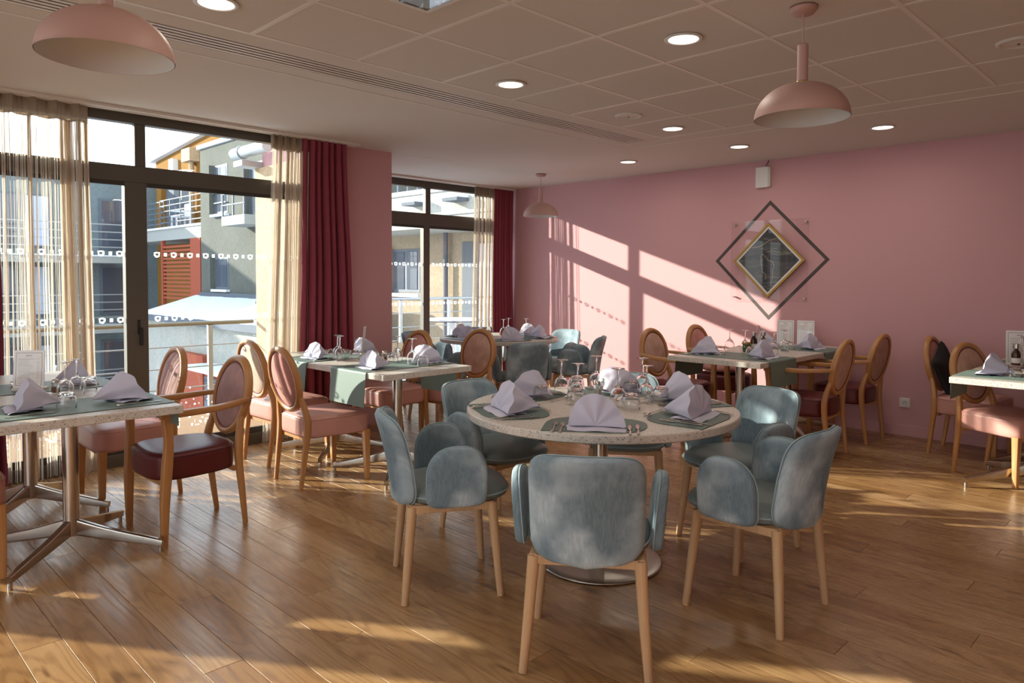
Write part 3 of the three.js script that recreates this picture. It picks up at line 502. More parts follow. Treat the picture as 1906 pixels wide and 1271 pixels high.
// velvet tub chairs with petal arms
function makeTub(label) {
  const t = thing('tub_chair', label, 'chair', [0, 0, 0], 0, 'blue velvet tub chairs round the circular tables');
  // seat cushion
  const so = outline(0.232, -0.215, 0.275, 2.7, 0.05);
  const seat = part('seat', cushion(so, [[0, 0.492], [0.4, 0.491], [0.7, 0.486], [0.88, 0.474], [0.97, 0.458], [1, 0.44], [0.985, 0.422], [0.93, 0.412], [0.5, 0.41], [0, 0.41]], 52), M.seatVinyl, t);
  part('seat_piping', sweep(Array.from({ length: 52 }, (_, i) => { const [x, z] = so(i / 52 * 2 * PI); return V(x, 0.44, z); }), [[0.004, 0.004]], { n: 6, ref: V(0, 1, 0), closed: true }), M.seatPiping, seat);
  // back shell
  const bend = (x, y, h) => { const k = (y + 0.185) / 0.37, f = x / 0.2; return V(x * (1 + 0.03 * k), 0.602 + y - 0.03 * (1 - k) * (1 - f * f), -0.222 + 0.06 * f * f - 0.018 * k - 0.06 * k * k + h); };
  const bo = (a) => { const c = Math.cos(a), q = Math.sin(a), e = q < 0 ? 8 : 5.2; return [0.197 * sup(c, e), 0.185 * sup(q, e)]; };
  const lens = [[0, 1], [0.35, 1], [0.6, 1], [0.84, 0.99], [0.93, 0.9], [0.98, 0.62], [1, 0]];
  const shell = (o, th, map) => [cushion(o, lens.map(([s, h]) => [s, h * th]), 48, map), cushion(o, lens.slice().reverse().map(([s, h]) => [s, -h * th]), 48, map)];
  const b = part('backrest', shell(bo, 0.026, bend), M.velvet, t);
  part('backrest_piping', sweep(Array.from({ length: 48 }, (_, i) => { const [x, y] = bo(i / 48 * 2 * PI); return bend(x, y, 0.012); }), [[0.0032, 0.0032]], { n: 6, ref: V(0, 0.2, 1), closed: true }), M.seatPiping, b);
  for (const sx of [-1, 1]) {
    const map = (z, y, h) => V(sx * (0.247 + 0.085 * (y + 0.125) - 0.55 * z * z + 0.02 * (z > 0 ? -z * 2 : 0) + h * sx), 0.535 + y, 0.012 + z);
    const ao = (a) => { const c = Math.cos(a), s = Math.sin(a); return [0.13 * sup(c, s < 0 ? 7 : 2.5), (s < 0 ? 0.125 : 0.135) * sup(s, s < 0 ? 7 : 2.2)]; };
    const p = part('arm', shell(ao, 0.022, map), M.velvet, t);
    part('arm_piping', sweep(Array.from({ length: 48 }, (_, i) => { const [z, y] = ao(i / 48 * 2 * PI); return map(z, y, sx * -0.01); }), [[0.003, 0.003]], { n: 6, ref: V(1, 0, 0), closed: true }), M.seatPiping, p);
    for (const sz of [-1, 1]) part('leg', sweep([V(sx * 0.217, 0, sz * 0.207), V(sx * 0.2, 0.2, sz * 0.19), V(sx * 0.185, 0.405, sz * 0.172)], [[0.0155, 0.0155], [0.019, 0.019], [0.022, 0.022]], { n: 16, e: 2, ref: V(0, 0, 1) }), M.beech, t);
    part('side_rail', box(0.028, 0.034, 0.36, sx * 0.187, 0.394, 0, 0.004), M.beech, t);
  }
  part('front_rail', box(0.36, 0.034, 0.028, 0, 0.394, 0.172, 0.004), M.beech, t); part('rear_rail', box(0.36, 0.034, 0.028, 0, 0.394, -0.172, 0.004), M.beech, t);
  return t;
}
const tub = makeTub('blue velvet tub chair seen squarely from behind in the centre foreground');
put(tub, [-1.668, 0, -2.064], -144 * DEG);
[['blue velvet tub chair side-on at the left of the near round table', -2.511, -2.074, 149], ['blue velvet tub chair side-on at the right of the near round table, nearest the viewer', -1.393, -2.846, -90],
  ['sunlit teal velvet tub chair at the right rear of the near round table', -1.813, -3.477, -16], ['tub chair at the upper left of the near round table, facing the sunny wall', -2.86, -2.72, 90], ['tub chair hidden behind the rear fan napkin of the near round table', -2.52, -3.45, 36],
  ['dark grey-blue tub chair back in front of the far round table', -4.76, -4.85, -119], ['tub chair standing apart in the sun patch, shadow on the pink wall', -4.79, -5.68, -61], ['tub chair with shaded arm beyond the middle table, near side of the far table', -5.46, -4.43, 180],
  ['tub chair by the alcove glass, its inner back facing into the room', -6.14, -4.86, 115], ['tub chair by the alcove string curtain behind the far table', -6.17, -5.62, 62], ['tub chair with sunlit teal top behind the far table by the curtain', -5.42, -6.04, 2],
].forEach(([l, x, z, d]) => dup(tub, l, [x, 0, z], d * DEG));

// ---------------------------------------------------------------- tables
const TOP = 0.757;
function starBase(t, x, z) {
  part('pole', lathe([[0.036, 0.085], [0.036, TOP - 0.045]], 24).translate(x, 0, z), M.steel, t);
  part('top_plate', cyl(0.12, 0.12, 0.008, x, TOP - 0.045, z, 24), M.dark, t);
  for (const [sx, sz] of [[1, 1], [1, -1], [-1, 1], [-1, -1]]) {
    const leg = part('foot', sweep(smoothPts([[x + sx * 0.02, 0.125, z + sz * 0.02], [x + sx * 0.12, 0.095, z + sz * 0.12], [x + sx * 0.32, 0.045, z + sz * 0.32]], 8), lerpSecs([[0.016, 0.04], [0.016, 0.03], [0.014, 0.017]], 8), { ref: V(0, 1, 0), e: 6, n: 16 }), M.steel, t);
    part('glide', cyl(0.009, 0.01, 0.032, x + sx * 0.312, 0.016, z + sz * 0.312, 12), M.brushed, leg);
  }
}
function rectTable(label, x0, x1, z0, z1, poles) {
  const cx = (x0 + x1) / 2, cz = (z0 + z1) / 2, t = thing('rectangular_table', label, 'table', [cx, 0, cz]);
  part('tabletop', box(x1 - x0, 0.04, z1 - z0, 0, TOP - 0.02, 0, 0.004), M.terrazzo, t);
  for (const [px, pz] of poles) starBase(t, px - cx, pz - cz);
  return t;
}
rectTable('long terrazzo table with twin steel star bases in the left foreground', -5.43, -3.585, -1.325, -0.59, [[-4.09, -0.965], [-4.95, -0.965]]);
rectTable('terrazzo table with pale green runners in front of the pillar', -5.5, -3.8, -3.37, -2.625, [[-4.173, -3.0], [-5.0, -3.0]]);
rectTable('terrazzo table set end-on to the pink wall under the picture', -3.225, -2.43, -6.78, -4.975, [[-2.83, -5.44], [-2.83, -6.33]]);
rectTable('terrazzo table with sunlit edge cut by the right edge', -1.262, -0.5, -6.8, -5.2, [[-0.9, -5.78], [-0.9, -6.5]]);
function roundTable(label, x, z, r) {
  const t = thing('round_table', label, 'table', [x, 0, z]);
  part('tabletop', lathe([[0, TOP], [r - 0.006, TOP], [r - 0.001, TOP - 0.003], [r, TOP - 0.008], [r, TOP - 0.033], [r - 0.003, TOP - 0.038], [0, TOP - 0.038]].reverse(), 96), M.terrazzo, t);
  boxUV(t.children[0].geometry);
  part('pole', cyl(0.035, 0.035, 0.68, 0, 0.38, 0, 28), M.steel, t); part('top_plate', cyl(0.18, 0.18, 0.008, 0, TOP - 0.043, 0, 28), M.dark, t);
  part('base_disc', lathe([[0, 0.042], [0.045, 0.042], [0.05, 0.034], [0.16, 0.026], [0.26, 0.018], [0.294, 0.013], [0.3, 0.008], [0.3, 0], [0, 0]].reverse(), 72), M.brushed, t);
}
roundTable('large round terrazzo table on a steel disc base in the centre', -2.158, -2.752, 0.65);
roundTable('far round terrazzo table in the sunny alcove corner', -5.45, -5.22, 0.62);

// ---------------------------------------------------------------- tableware
const deg = (a) => a * DEG;
// round-table mats: one square corner, three round ones
{
  const s = new THREE.Shape(), a = 0.215, r = 0.17; // corner kept sharp at (-x, -y) -> sitter's near left
  s.moveTo(-a, -0.15); s.lineTo(a - r, -0.15); s.quadraticCurveTo(a, -0.15, a, -0.15 + r); s.quadraticCurveTo(a, 0.16, a - r, 0.16); s.lineTo(-a + r, 0.16); s.quadraticCurveTo(-a, 0.16, -a, 0.16 - r); s.closePath();
  const g = new THREE.ExtrudeGeometry(s, { depth: 0.003, bevelEnabled: false, curveSegments: 14 }); g.rotateX(-PI / 2); boxUV(g);
  const seats = [['front', -1.668, -2.064], ['left', -2.511, -2.074], ['right', -1.393, -2.846], ['right rear', -1.813, -3.477], ['upper left', -2.86, -2.72], ['rear', -2.55, -3.42]];
  const proto = single('placemat', g, M.mat, 'x', 'placemat', [0, 0, 0], 0, 'teardrop placemats on the round tables');
  const C = [-2.158, -2.752]; let first = true;
  for (const [w, x, z] of seats) {
    const d = Math.hypot(x - C[0], z - C[1]), ux = (x - C[0]) / d, uz = (z - C[1]) / d, label = `teardrop green-grey placemat at the ${w} seat of the near round table`, p = [C[0] + ux * 0.462, TOP + 0.0005, C[1] + uz * 0.462], turn = Math.atan2(ux, uz) + PI + PI;
    if (first) { proto.position.set(...p); proto.rotation.y = turn; proto.userData.label = label; first = false; } else dup(proto, label, p, turn);
  }
  const D = [-5.45, -5.22];
  for (const [w, x, z] of [['right', -4.76, -4.85], ['far right', -4.79, -5.68], ['near', -5.46, -4.43], ['left', -6.14, -4.86], ['rear', -5.42, -6.04]]) {
    const d = Math.hypot(x - D[0], z - D[1]), ux = (x - D[0]) / d, uz = (z - D[1]) / d;
    dup(proto, `green-grey placemat at the ${w} seat of the far round table`, [D[0] + ux * 0.42, TOP + 0.0005, D[1] + uz * 0.42], Math.atan2(ux, uz));
  }
}
// runners laid across the rectangular tables, both ends hanging
function runner(label, cx, cz, along, half, width, hang = 0.2, bow = 0) {
  const pts = [], T = TOP + 0.0025, n = 6;
  const side = (s) => { const a = []; a.push([s * (half + 0.012 + bow), T - hang]); a.push([s * (half + 0.01 + bow * 0.5), T - hang * 0.5]); for (let i = 0; i <= n; i++) { const t = (i / n) * PI / 2; a.push([s * (half - 0.006 + 0.015 * Math.cos(t)), T - 0.014 + 0.014 * Math.sin(t)]); } return a; };
  pts.push(...side(-1)); for (let i = 1; i < 8; i++) pts.push([-half + (i / 8) * 2 * half, T]); pts.push(...side(1).reverse());
  const g = sweep(pts.map(([a, y]) => along === 'z' ? V(0, y, a) : V(a, y, 0)), [[width / 2, 0.0015]], { n: 16, e: 10, ref: along === 'z' ? V(0, 1, 0) : V(0, 1, 0) });
  return single('table_runner', boxUV(g), M.runner, label, 'table runner', [cx, 0, cz], 0);
}
runner('green-grey runner across the right end of the left foreground table', -3.9, -0.957, 'z', 0.3685, 0.44, 0.12);
runner('green-grey runner across the left foreground table beyond the menu holder', -4.71, -0.957, 'z', 0.3685, 0.44, 0.12);
runner('pale green runner hanging over the near end of the pillar table', -4.195, -2.9975, 'z', 0.3735, 0.43, 0.23, 0.012);
runner('pale green runner hanging beside the oval chair on the pillar table', -4.96, -2.9975, 'z', 0.3735, 0.43, 0.21, 0.012);
runner('olive green runner on the near end of the pink wall table', -2.8275, -5.34, 'x', 0.3985, 0.45, 0.2, 0.01);
runner('olive green runner on the wall end of the pink wall table', -2.8275, -6.36, 'x', 0.3985, 0.45, 0.2, 0.01);
runner('green runner on the near end of the right edge table', -0.881, -5.5, 'x', 0.382, 0.42, 0.16);
runner('green runner on the wall end of the right edge table', -0.881, -6.36, 'x', 0.382, 0.42, 0.16);

// fan-folded napkins: a pleated half disc with a tail sloping down towards the table centre (+z)
function napkinGeo(seed, R = 0.122, L = 0.19) {
  const r = rng(seed), a = r() * 6, lean = 0.035 + 0.03 * r(), sk = (r() - 0.5) * 0.05;
  const arc = (th, rho) => { const pl = 0.5 + 0.5 * Math.cos(9 * th + a); return V(R * rho * Math.cos(th) * (1 + 0.05 * Math.sin(3 * th + a)), 0.014 + R * 1.02 * rho * Math.sin(th) * (1 + 0.05 * Math.cos(2 * th + a)), -0.012 * pl * rho - 0.004 + lean * rho * rho * Math.sin(th)); };
  const tail = (u, t) => { const th = PI * (1 - u), p = arc(th, 1), k = Math.pow(1 - t, 0.85), ap = V(sk, 0.016, L); return V(p.x * k + ap.x * (1 - k) + 0.006 * Math.sin(7 * t + 4 * th) * t, 0.012 + (p.y - 0.012) * k + 0.006 * (1 - k) + 0.004 * Math.sin(5 * th + 6 * t) * k * t * 3, p.z * k + ap.z * (1 - k)); };
  const face = grid(36, 8, (u, t) => arc(PI * u, t)), back = grid(36, 10, (u, t) => tail(u, t));
  const cut = r() * 0.3;
  const flap = (x0, x1, z0, z1, y, h) => grid(10, 8, (u, v) => { const x = x0 + (x1 - x0) * u, z = z0 + (z1 - z0) * v; return V(x + 0.004 * Math.sin(v * 6 + a), y + h * (1 - Math.pow(Math.abs(2 * v - 1), 6)) + 0.002 * Math.sin(u * 9 + a), z); });
  return { fan: [face, back], base: [flap(-R * 1.02, R * 1.0, -0.045, 0.04, 0.001, 0.008), flap(-R * 0.7, R * 0.85, -0.05, 0.1, 0.001, 0.005), flap(-R * (0.9 - cut), R * 0.4, 0.02, 0.09, 0.002, 0.009)] };
}
const napkinProtos = [];
function napkin(label, x, z, turn, v, y = TOP + 0.004, s = 1) {
  if (!napkinProtos[v]) {
    const g = napkinGeo(31 + v * 7, 0.118 + 0.006 * (v % 3), 0.17 + 0.02 * (v % 2)), t = thing('folded_napkin', label, 'napkin', [x, y, z], turn, 'white fan-folded napkins');
    part('fan', g.fan, M.napkin, t); part('folded_base', g.base, M.napkin, t); napkinProtos[v] = t; t.scale.setScalar(s); return t;
  }
  const c = dup(napkinProtos[v], label, [x, y, z], turn); c.scale.setScalar(s); return c;
}
const toward = (x, z, cx, cz) => Math.atan2(cx - x, cz - z);
const RT = [-2.158, -2.752];
[['large fan napkin facing the viewer at the front of the near round table', -1.83, -2.3, 0], ['fan napkin at the left rim of the near round table, tail to the centre', -2.37, -2.28, 1], ['tall fan napkin at the upper left of the near round table', -2.62, -2.69, 2],
  ['fan napkin behind the glasses at the rear of the near round table', -2.39, -3.19, 3], ['fan napkin at the right rear of the near round table beside an upturned tumbler', -1.96, -3.21, 4], ['fan napkin at the right rim of the near round table over golden cutlery', -1.66, -2.83, 5]].forEach(([l, x, z, v]) => napkin(l, x, z, toward(x, z, ...RT), v));
napkin('shaded fan napkin at the right end of the left foreground table', -3.92, -1.2, deg(12), 1, TOP + 0.006);
napkin('shaded bulky napkin by the string curtain on the left foreground table', -4.7, -1.2, deg(-8), 2, TOP + 0.006);
napkin('shaded fan napkin cut by the left edge of the picture', -3.93, -0.72, deg(175), 4, TOP + 0.006);
napkin('bright fan napkin at the far left of the pillar table before the curtain', -4.93, -2.76, deg(184), 0, TOP + 0.006, 0.88);
napkin('bright fan napkin at the front of the pillar table above the hanging runner', -4.13, -2.73, deg(176), 3, TOP + 0.006, 0.92);
napkin('bright open napkin at the right rear of the pillar table', -4.17, -3.26, deg(20), 5, TOP + 0.006, 0.9);
napkin('grey shaded napkin behind the edge-on menu on the pillar table', -5.02, -3.3, deg(10), 2, TOP + 0.006, 0.9);
napkin('fan napkin at the left front of the pink wall table', -3.1, -5.3, deg(82), 1, TOP + 0.006);
napkin('pointed napkin at the right front of the pink wall table', -2.54, -5.33, deg(-86), 4, TOP + 0.006);
napkin('pale napkin against the sunlit wall on the pink wall table', -3.08, -6.3, deg(95), 5, TOP + 0.006);
napkin('fan napkin in front of the menus on the pink wall table', -2.58, -6.33, deg(-92), 0, TOP + 0.006);
napkin('white pointed napkin on the right edge table', -1.13, -5.5, deg(95), 4, TOP + 0.006);
napkin('napkin behind the menu sheet on the right edge table', -1.12, -6.3, deg(92), 2, TOP + 0.006);
[['fan napkin at the near left of the far round table', -5.42, -4.72, 180, 1], ['tall napkin by the glass on the far round table', -5.85, -4.98, 115, 2], ['fan napkin facing the viewer on the far round table', -5.03, -4.99, -119, 0], ['sunlit fan napkin at the rear of the far round table', -5.42, -5.65, 2, 3], ['napkin at the right rim of the far round table', -5.05, -5.47, -61, 4]].forEach(([l, x, z, d, v]) => napkin(l, x, z, deg(d), v, TOP + 0.004, 0.95));

// glassware, upside down on its rim
const closed = (o, i) => lathe([...o, ...i.reverse()], 30);
const wineG = closed([[0.032, 0], [0.037, 0.02], [0.0395, 0.045], [0.036, 0.068], [0.024, 0.088], [0.009, 0.1], [0.0045, 0.11], [0.0038, 0.15], [0.005, 0.174], [0.014, 0.1795], [0.033, 0.1825], [0.034, 0.184], [0.02, 0.185], [0, 0.185]], [[0.031, 0], [0.0358, 0.02], [0.0382, 0.045], [0.0346, 0.067], [0.0225, 0.086], [0.008, 0.096], [0, 0.098]]);
const tumblerG = closed([[0.041, 0], [0.042, 0.015], [0.041, 0.035], [0.036, 0.055], [0.031, 0.068], [0.027, 0.073], [0, 0.073]], [[0.0395, 0], [0.0405, 0.015], [0.0395, 0.034], [0.0342, 0.054], [0.029, 0.064], [0, 0.065]]);
let wineP, tumbP;
function wine(label, x, z) { const y = TOP + 0.003; if (!wineP) { wineP = thing('wine_glass', label, 'wine glass', [x, y, z], 0, 'upturned wine glasses'); part('bowl_and_stem', wineG, M.glass, wineP); return; } dup(wineP, label, [x, y, z]); }
function tumbler(label, x, z) { const y = TOP + 0.003; if (!tumbP) { tumbP = thing('tumbler', label, 'glass', [x, y, z], 0, 'upturned tumblers'); part('glass_body', tumblerG, M.glass, tumbP); return; } dup(tumbP, label, [x, y, z]); }
[['leftmost of the upturned wine glasses on the near round table', -2.514, -2.866], ['upturned wine glass behind the left tumbler of the near round table', -2.345, -2.799], ['upturned wine glass in front of the rear fan napkin, left side', -2.501, -3.146], ['upturned wine glass before the orange flower on the near round table', -2.091, -2.798],
  ['upturned wine glass behind the rightmost one on the near round table', -2.268, -3.252], ['rightmost upturned wine glass on the near round table', -2.056, -2.985], ['upturned wine glass on the left table nearest the viewer', -4.177, -0.969], ['upturned wine glass on the left table before the bulky napkin', -4.274, -1.045],
  ['left one of two crossing wine glasses before the burgundy curtain', -4.76, -2.88], ['right one of two crossing wine glasses before the burgundy curtain', -4.68, -2.85], ['upturned wine glass beside the shaker pair on the pillar table', -4.36, -3.14], ['upturned wine glass before the brown oval chair on the pillar table', -4.123, -3.093],
  ['leftmost upturned wine glass on the pink wall table', -3.057, -5.679], ['upturned wine glass before the pale napkin on the pink wall table', -2.905, -5.66], ['upturned wine glass behind the pointed napkin on the pink wall table', -2.66, -5.674], ['upturned wine glass before the left menu on the pink wall table', -2.689, -5.942],
  ['left upturned wine glass on the far round table', -5.6, -5.1], ['upturned wine glass beside the left one on the far round table', -5.62, -5.24], ['tall upturned wine glass against the alcove curtain on the far table', -5.43, -5.26], ['upturned wine glass left of the sunlit fan on the far table', -5.56, -5.46], ['upturned wine glass before the sunlit fan on the far table', -5.35, -5.52]].forEach((a) => wine(...a));
[['upturned tumbler right of the tall left fan on the near round table', -2.49, -2.683], ['upturned tumbler behind the front fan, left side, near round table', -2.284, -2.705], ['upturned tumbler left of the rear fan on the near round table', -2.58, -3.07], ['rightmost upturned tumbler on the near round table', -2.031, -3.08], ['upturned tumbler right of the front fan on the near round table', -2.003, -2.786], ['upturned tumbler beside the rear wine glass, right side', -2.27, -3.15],
  ['upturned tumbler nearest the viewer on the left foreground table', -3.86, -0.9], ['upturned tumbler behind the wine glasses on the left foreground table', -4.387, -1.127], ['right tumbler before the burgundy curtain on the pillar table', -4.65, -2.953], ['left tumbler before the burgundy curtain on the pillar table', -4.86, -2.9], ['upturned tumbler beside the shakers on the pillar table', -4.3, -3.05], ['upturned tumbler nearest the open napkin on the pillar table', -3.997, -3.091],
  ['upturned tumbler beside the left front napkin of the pink wall table', -2.938, -5.3], ['upturned tumbler in the middle of the pink wall table', -2.719, -5.4], ['upturned tumbler before the left menu on the pink wall table', -2.759, -6.206], ['upturned tumbler on the right edge table', -0.96, -5.48], ['upturned tumbler on the far round table', -5.62, -4.98]].forEach((a) => tumbler(...a));
// salt and pepper in glass shakers
let shakP;
function shaker(label, x, z, fill) {
  const y = TOP + 0.003, t = thing('shaker', label, 'salt shaker', [x, y, z]);
  part('glass_jar', new RoundedBoxGeometry(0.034, 0.055, 0.034, 2, 0.006).translate(0, 0.0285, 0), M.glass, t);
  part('filling', box(0.026, 0.028, 0.026, 0, 0.018, 0, 0.004), fill, t);
  part('cap', lathe([[0.016, 0.056], [0.016, 0.066], [0.012, 0.072], [0, 0.074]].map((p) => p), 20), M.steel, t);
}
shaker('salt shaker in the middle of the near round table', -2.375, -3.0, M.salt); shaker('pepper shaker in the middle of the near round table', -2.41, -3.1, M.pepper);
shaker('clear glass shaker before the menu on the left foreground table', -4.24, -0.86, M.salt); shaker('pepper shaker beside the menu on the left foreground table', -4.406, -0.976, M.pepper);
shaker('left one of the shaker pair on the pillar table', -4.47, -3.03, M.salt); shaker('right one of the shaker pair on the pillar table', -4.47, -3.1, M.pepper);
shaker('glass shaker before the oil cruet on the pink wall table', -2.73, -5.52, M.salt);
// oil and vinegar stands
function cruet(label, x, z, turn) {
  const t = thing('oil_and_vinegar_stand', label, 'cruet', [x, TOP, z], turn);
  part('tray', box(0.15, 0.012, 0.075, 0, 0.012, 0, 0.004), M.steel, t);
  part('carrying_loop', sweep(smoothPts([[-0.012, 0.015, 0], [-0.012, 0.2, 0], [-0.006, 0.222, 0], [0.006, 0.222, 0], [0.012, 0.2, 0], [0.012, 0.015, 0]], 24), [[0.003, 0.003]], { n: 8 }), M.steel, t);
  for (const [sx, m] of [[-1, M.vinegar], [1, M.oil]]) {
    const b = part('bottle', lathe([[0, 0.018], [0.026, 0.018], [0.028, 0.03], [0.028, 0.1], [0.02, 0.12], [0.013, 0.13], [0.013, 0.145], [0, 0.145]].reverse(), 24).translate(sx * 0.042, 0, 0), m, t, sx > 0 ? 'golden oil bottle' : 'dark vinegar bottle');
    part('stopper', cyl(0.02, 0.02, 0.03, sx * 0.042, 0.155, 0, 20), M.steel, b);
    part('paper_label', cyl(0.0284, 0.0284, 0.035, sx * 0.042, 0.055, 0, 20), M.paper, b);
  }
}
cruet('steel stand with oil and vinegar bottles on the pink wall table', -2.84, -5.77, deg(50)); cruet('steel stand with oil bottle cut by the right edge', -1.03, -6.1, deg(48));
{ const t = thing('mustard_jar', 'small glass jar of green relish beside the oil stand', 'jar', [-2.9, TOP, -5.68]); part('jar_body', lathe([[0, 0.004], [0.03, 0.004], [0.034, 0.02], [0.034, 0.07], [0, 0.07]].reverse(), 24), M.green, t); part('lid', cyl(0.036, 0.036, 0.016, 0, 0.078, 0, 24), M.goldFrame, t); }
// menus in clear upright holders
const menuT = (() => canvasTex(300, 420, (c, w, h) => {
  const r = rng(4); c.fillStyle = '#f1efee'; c.fillRect(0, 0, w, h); c.strokeStyle = '#6c6468'; c.lineWidth = 3; c.strokeRect(24, 26, w - 48, h - 52); c.lineWidth = 1; c.strokeRect(30, 32, w - 60, h - 64);
  c.fillStyle = '#5a5256'; c.textAlign = 'center'; c.font = 'bold 20px serif'; c.fillText('MENU', w / 2, 66);
  for (let i = 0; i < 17; i++) { const y = 96 + i * 17, n = 90 + r() * 70; c.fillRect(46, y, n, i % 4 ? 2 : 3); if (r() > 0.3) c.fillRect(226, y, 26, 2); }
}))();
const menuM = new THREE.MeshPhysicalMaterial({ map: menuT, roughness: 0.35, clearcoat: 0.6 });
function menu(label, x, z, turn, w = 0.15, h = 0.215) {
  const t = thing('menu_holder', label, 'menu', [x, TOP + 0.002, z], turn);
  const g = new THREE.PlaneGeometry(w, h); part('menu_sheet', g.rotateX(-0.1).translate(0, h / 2 + 0.016, 0.002), menuM, t);
  part('back_sheet', box(w, h, 0.002, 0, 0, 0).rotateX(-0.1).translate(0, h / 2 + 0.016, -0.0006), M.paper, t);
  part('foot', box(w, 0.016, 0.075, 0, 0.008, -0.01, 0.004), M.whitePlastic, t);
}
menu('upright white menu card on the left foreground table', -4.6, -0.9, deg(52), 0.155, 0.2);
menu('menu card seen edge-on beside the bright front napkin', -4.9, -3.2, deg(-40), 0.15, 0.21);
menu('left one of two menu cards leaning by the pink wall', -2.98, -6.6, deg(25)); menu('right one of two menu cards leaning by the pink wall', -2.82, -6.68, deg(22));
menu('menu card at the right edge beside the pointed napkin', -1.06, -6.2, deg(22), 0.17, 0.24);
// small flowers and dishes
function flower(label, x, z) {
  const t = thing('flower_pot', label, 'flowers', [x, TOP + 0.002, z]), r = rng(Math.round(-x * 100));
  part('cup', lathe([[0, 0], [0.02, 0], [0.028, 0.03], [0.026, 0.03], [0, 0.02]], 20), M.glass, t);
  for (let i = 0; i < 9; i++) { const a = r() * 6.28, e = 0.3 + r() * 1.0; const g = cushion((q) => [0.012 * Math.cos(q), 0.02 * Math.sin(q)], [[0, 0.003], [0.7, 0.002], [1, 0], [0.6, -0.001], [0, -0.002]], 10).translate(0, 0, 0.022).rotateX(-e).rotateY(a).translate(0, 0.032, 0); part('petal', g, i % 4 === 3 ? M.green : M.orange, t); }
}
flower('small orange flower in the middle of the near round table', -2.2, -2.95); flower('orange flower beside the upturned glasses on the far round table', -5.28, -5.1); flower('orange flower behind the menu on the left foreground table', -4.82, -0.88);
{ const t = thing('small_dish', 'small white dish between the glasses on the pillar table', 'dish', [-4.2, TOP + 0.003, -3.2]); part('bowl', lathe([[0, 0], [0.022, 0], [0.034, 0.024], [0.031, 0.025], [0.02, 0.005], [0, 0.004]], 28), M.whitePlastic, t); part('rim', new THREE.TorusGeometry(0.0325, 0.0018, 8, 28).rotateX(PI / 2).translate(0, 0.0245, 0), M.whitePlastic, t); }
// cutlery
const handle = (l, z0) => sweep([V(0, 0.003, z0), V(0, 0.0035, z0 + l * 0.4), V(0, 0.0045, z0 + l * 0.8), V(0, 0.0035, z0 + l)], [[0.0065, 0.0016], [0.005, 0.0016], [0.0028, 0.0016], [0.003, 0.0014]], { n: 10, ref: V(0, 1, 0) });
const cut = {
  fork: () => { const t = []; for (let i = 0; i < 4; i++) t.push(['tine', sweep([V(-0.0081 + i * 0.0054, 0.0035, 0.055), V(-0.0081 + i * 0.0054, 0.0055, 0.085), V(-0.0081 + i * 0.0054, 0.004, 0.1)], [[0.0014, 0.001], [0.0012, 0.001], [0.0007, 0.0006]], { n: 6, ref: V(0, 1, 0) })]); return [['handle', handle(0.13, -0.1)], ['fork_neck', cushion((q) => [0.0105 * Math.cos(q), 0.016 * Math.sin(q)], [[0, 0.0045], [0.9, 0.004], [1, 0.003], [0, 0.0025]], 18).translate(0, 0, 0.042)], ...t]; },
  knife: () => [['handle', handle(0.09, -0.1)], ['blade', cushion((q) => [0.009 * sup(Math.cos(q), 3), 0.055 * sup(Math.sin(q), 2.4)], [[0, 0.0038], [0.8, 0.0036], [1, 0.003], [0, 0.0022]], 22).translate(0.002, 0, 0.045)]],
  spoon: () => [['handle', handle(0.14, -0.1)], ['spoon_bowl', cushion((q) => [0.018 * Math.cos(q), 0.026 * Math.sin(q)], [[0, 0.0015], [0.6, 0.003], [0.95, 0.0065], [1, 0.007], [0.95, 0.0062], [0.6, 0.0018], [0, 0.0005]], 22).translate(0, 0, 0.062)]],
};
const cutP = {};
function cutlery(kind, label, x, z, turn, y = TOP + 0.0045) {
  if (!cutP[kind]) { const t = thing(kind, label, kind, [x, y, z], turn, `table ${kind} settings`); for (const [n, g] of cut[kind]()) part(n, g, M.steel, t); cutP[kind] = t; return; }
  dup(cutP[kind], label, [x, y, z], turn);
}
function setting(where, x, z, turn, inner = true) { // x, z: napkin place; +z local faces the table centre, sitter's left is local +x
  const at = (lx, lz) => [x + Math.cos(turn) * lx + Math.sin(turn) * lz, z - Math.sin(turn) * lx + Math.cos(turn) * lz];
  cutlery('fork', `outer fork left of the napkin ${where}`, ...at(0.172, 0.02), turn); cutlery('knife', `outer knife right of the napkin ${where}`, ...at(-0.172, 0.02), turn);
  if (inner) { cutlery('fork', `inner fork next to the napkin ${where}`, ...at(0.14, 0.0), turn); cutlery('knife', `inner knife next to the napkin ${where}`, ...at(-0.14, 0.0), turn); cutlery('spoon', `spoon laid across above the napkin ${where}`, ...at(0.03, 0.215), turn + PI / 2); }
}
for (const [w, x, z] of [['at the front seat of the near round table', -1.83, -2.3], ['at the left seat of the near round table', -2.37, -2.28], ['at the right seat of the near round table', -1.66, -2.83], ['at the right rear seat of the near round table', -1.96, -3.21], ['at the upper left seat of the near round table', -2.62, -2.69]]) setting(w, x, z, toward(x, z, ...RT));
for (const [w, x, z, d] of [['at the right end of the left foreground table', -3.92, -1.2, 0], ['cut by the left edge on the left table', -3.93, -0.72, 180], ['at the front of the pillar table', -4.13, -2.73, 180], ['at the far left of the pillar table', -4.93, -2.76, 180], ['at the right rear of the pillar table', -4.17, -3.26, 0], ['at the left front of the pink wall table', -3.1, -5.32, 90], ['at the right front of the pink wall table', -2.54, -5.33, -90]]) setting(w, x, z, deg(d), false);

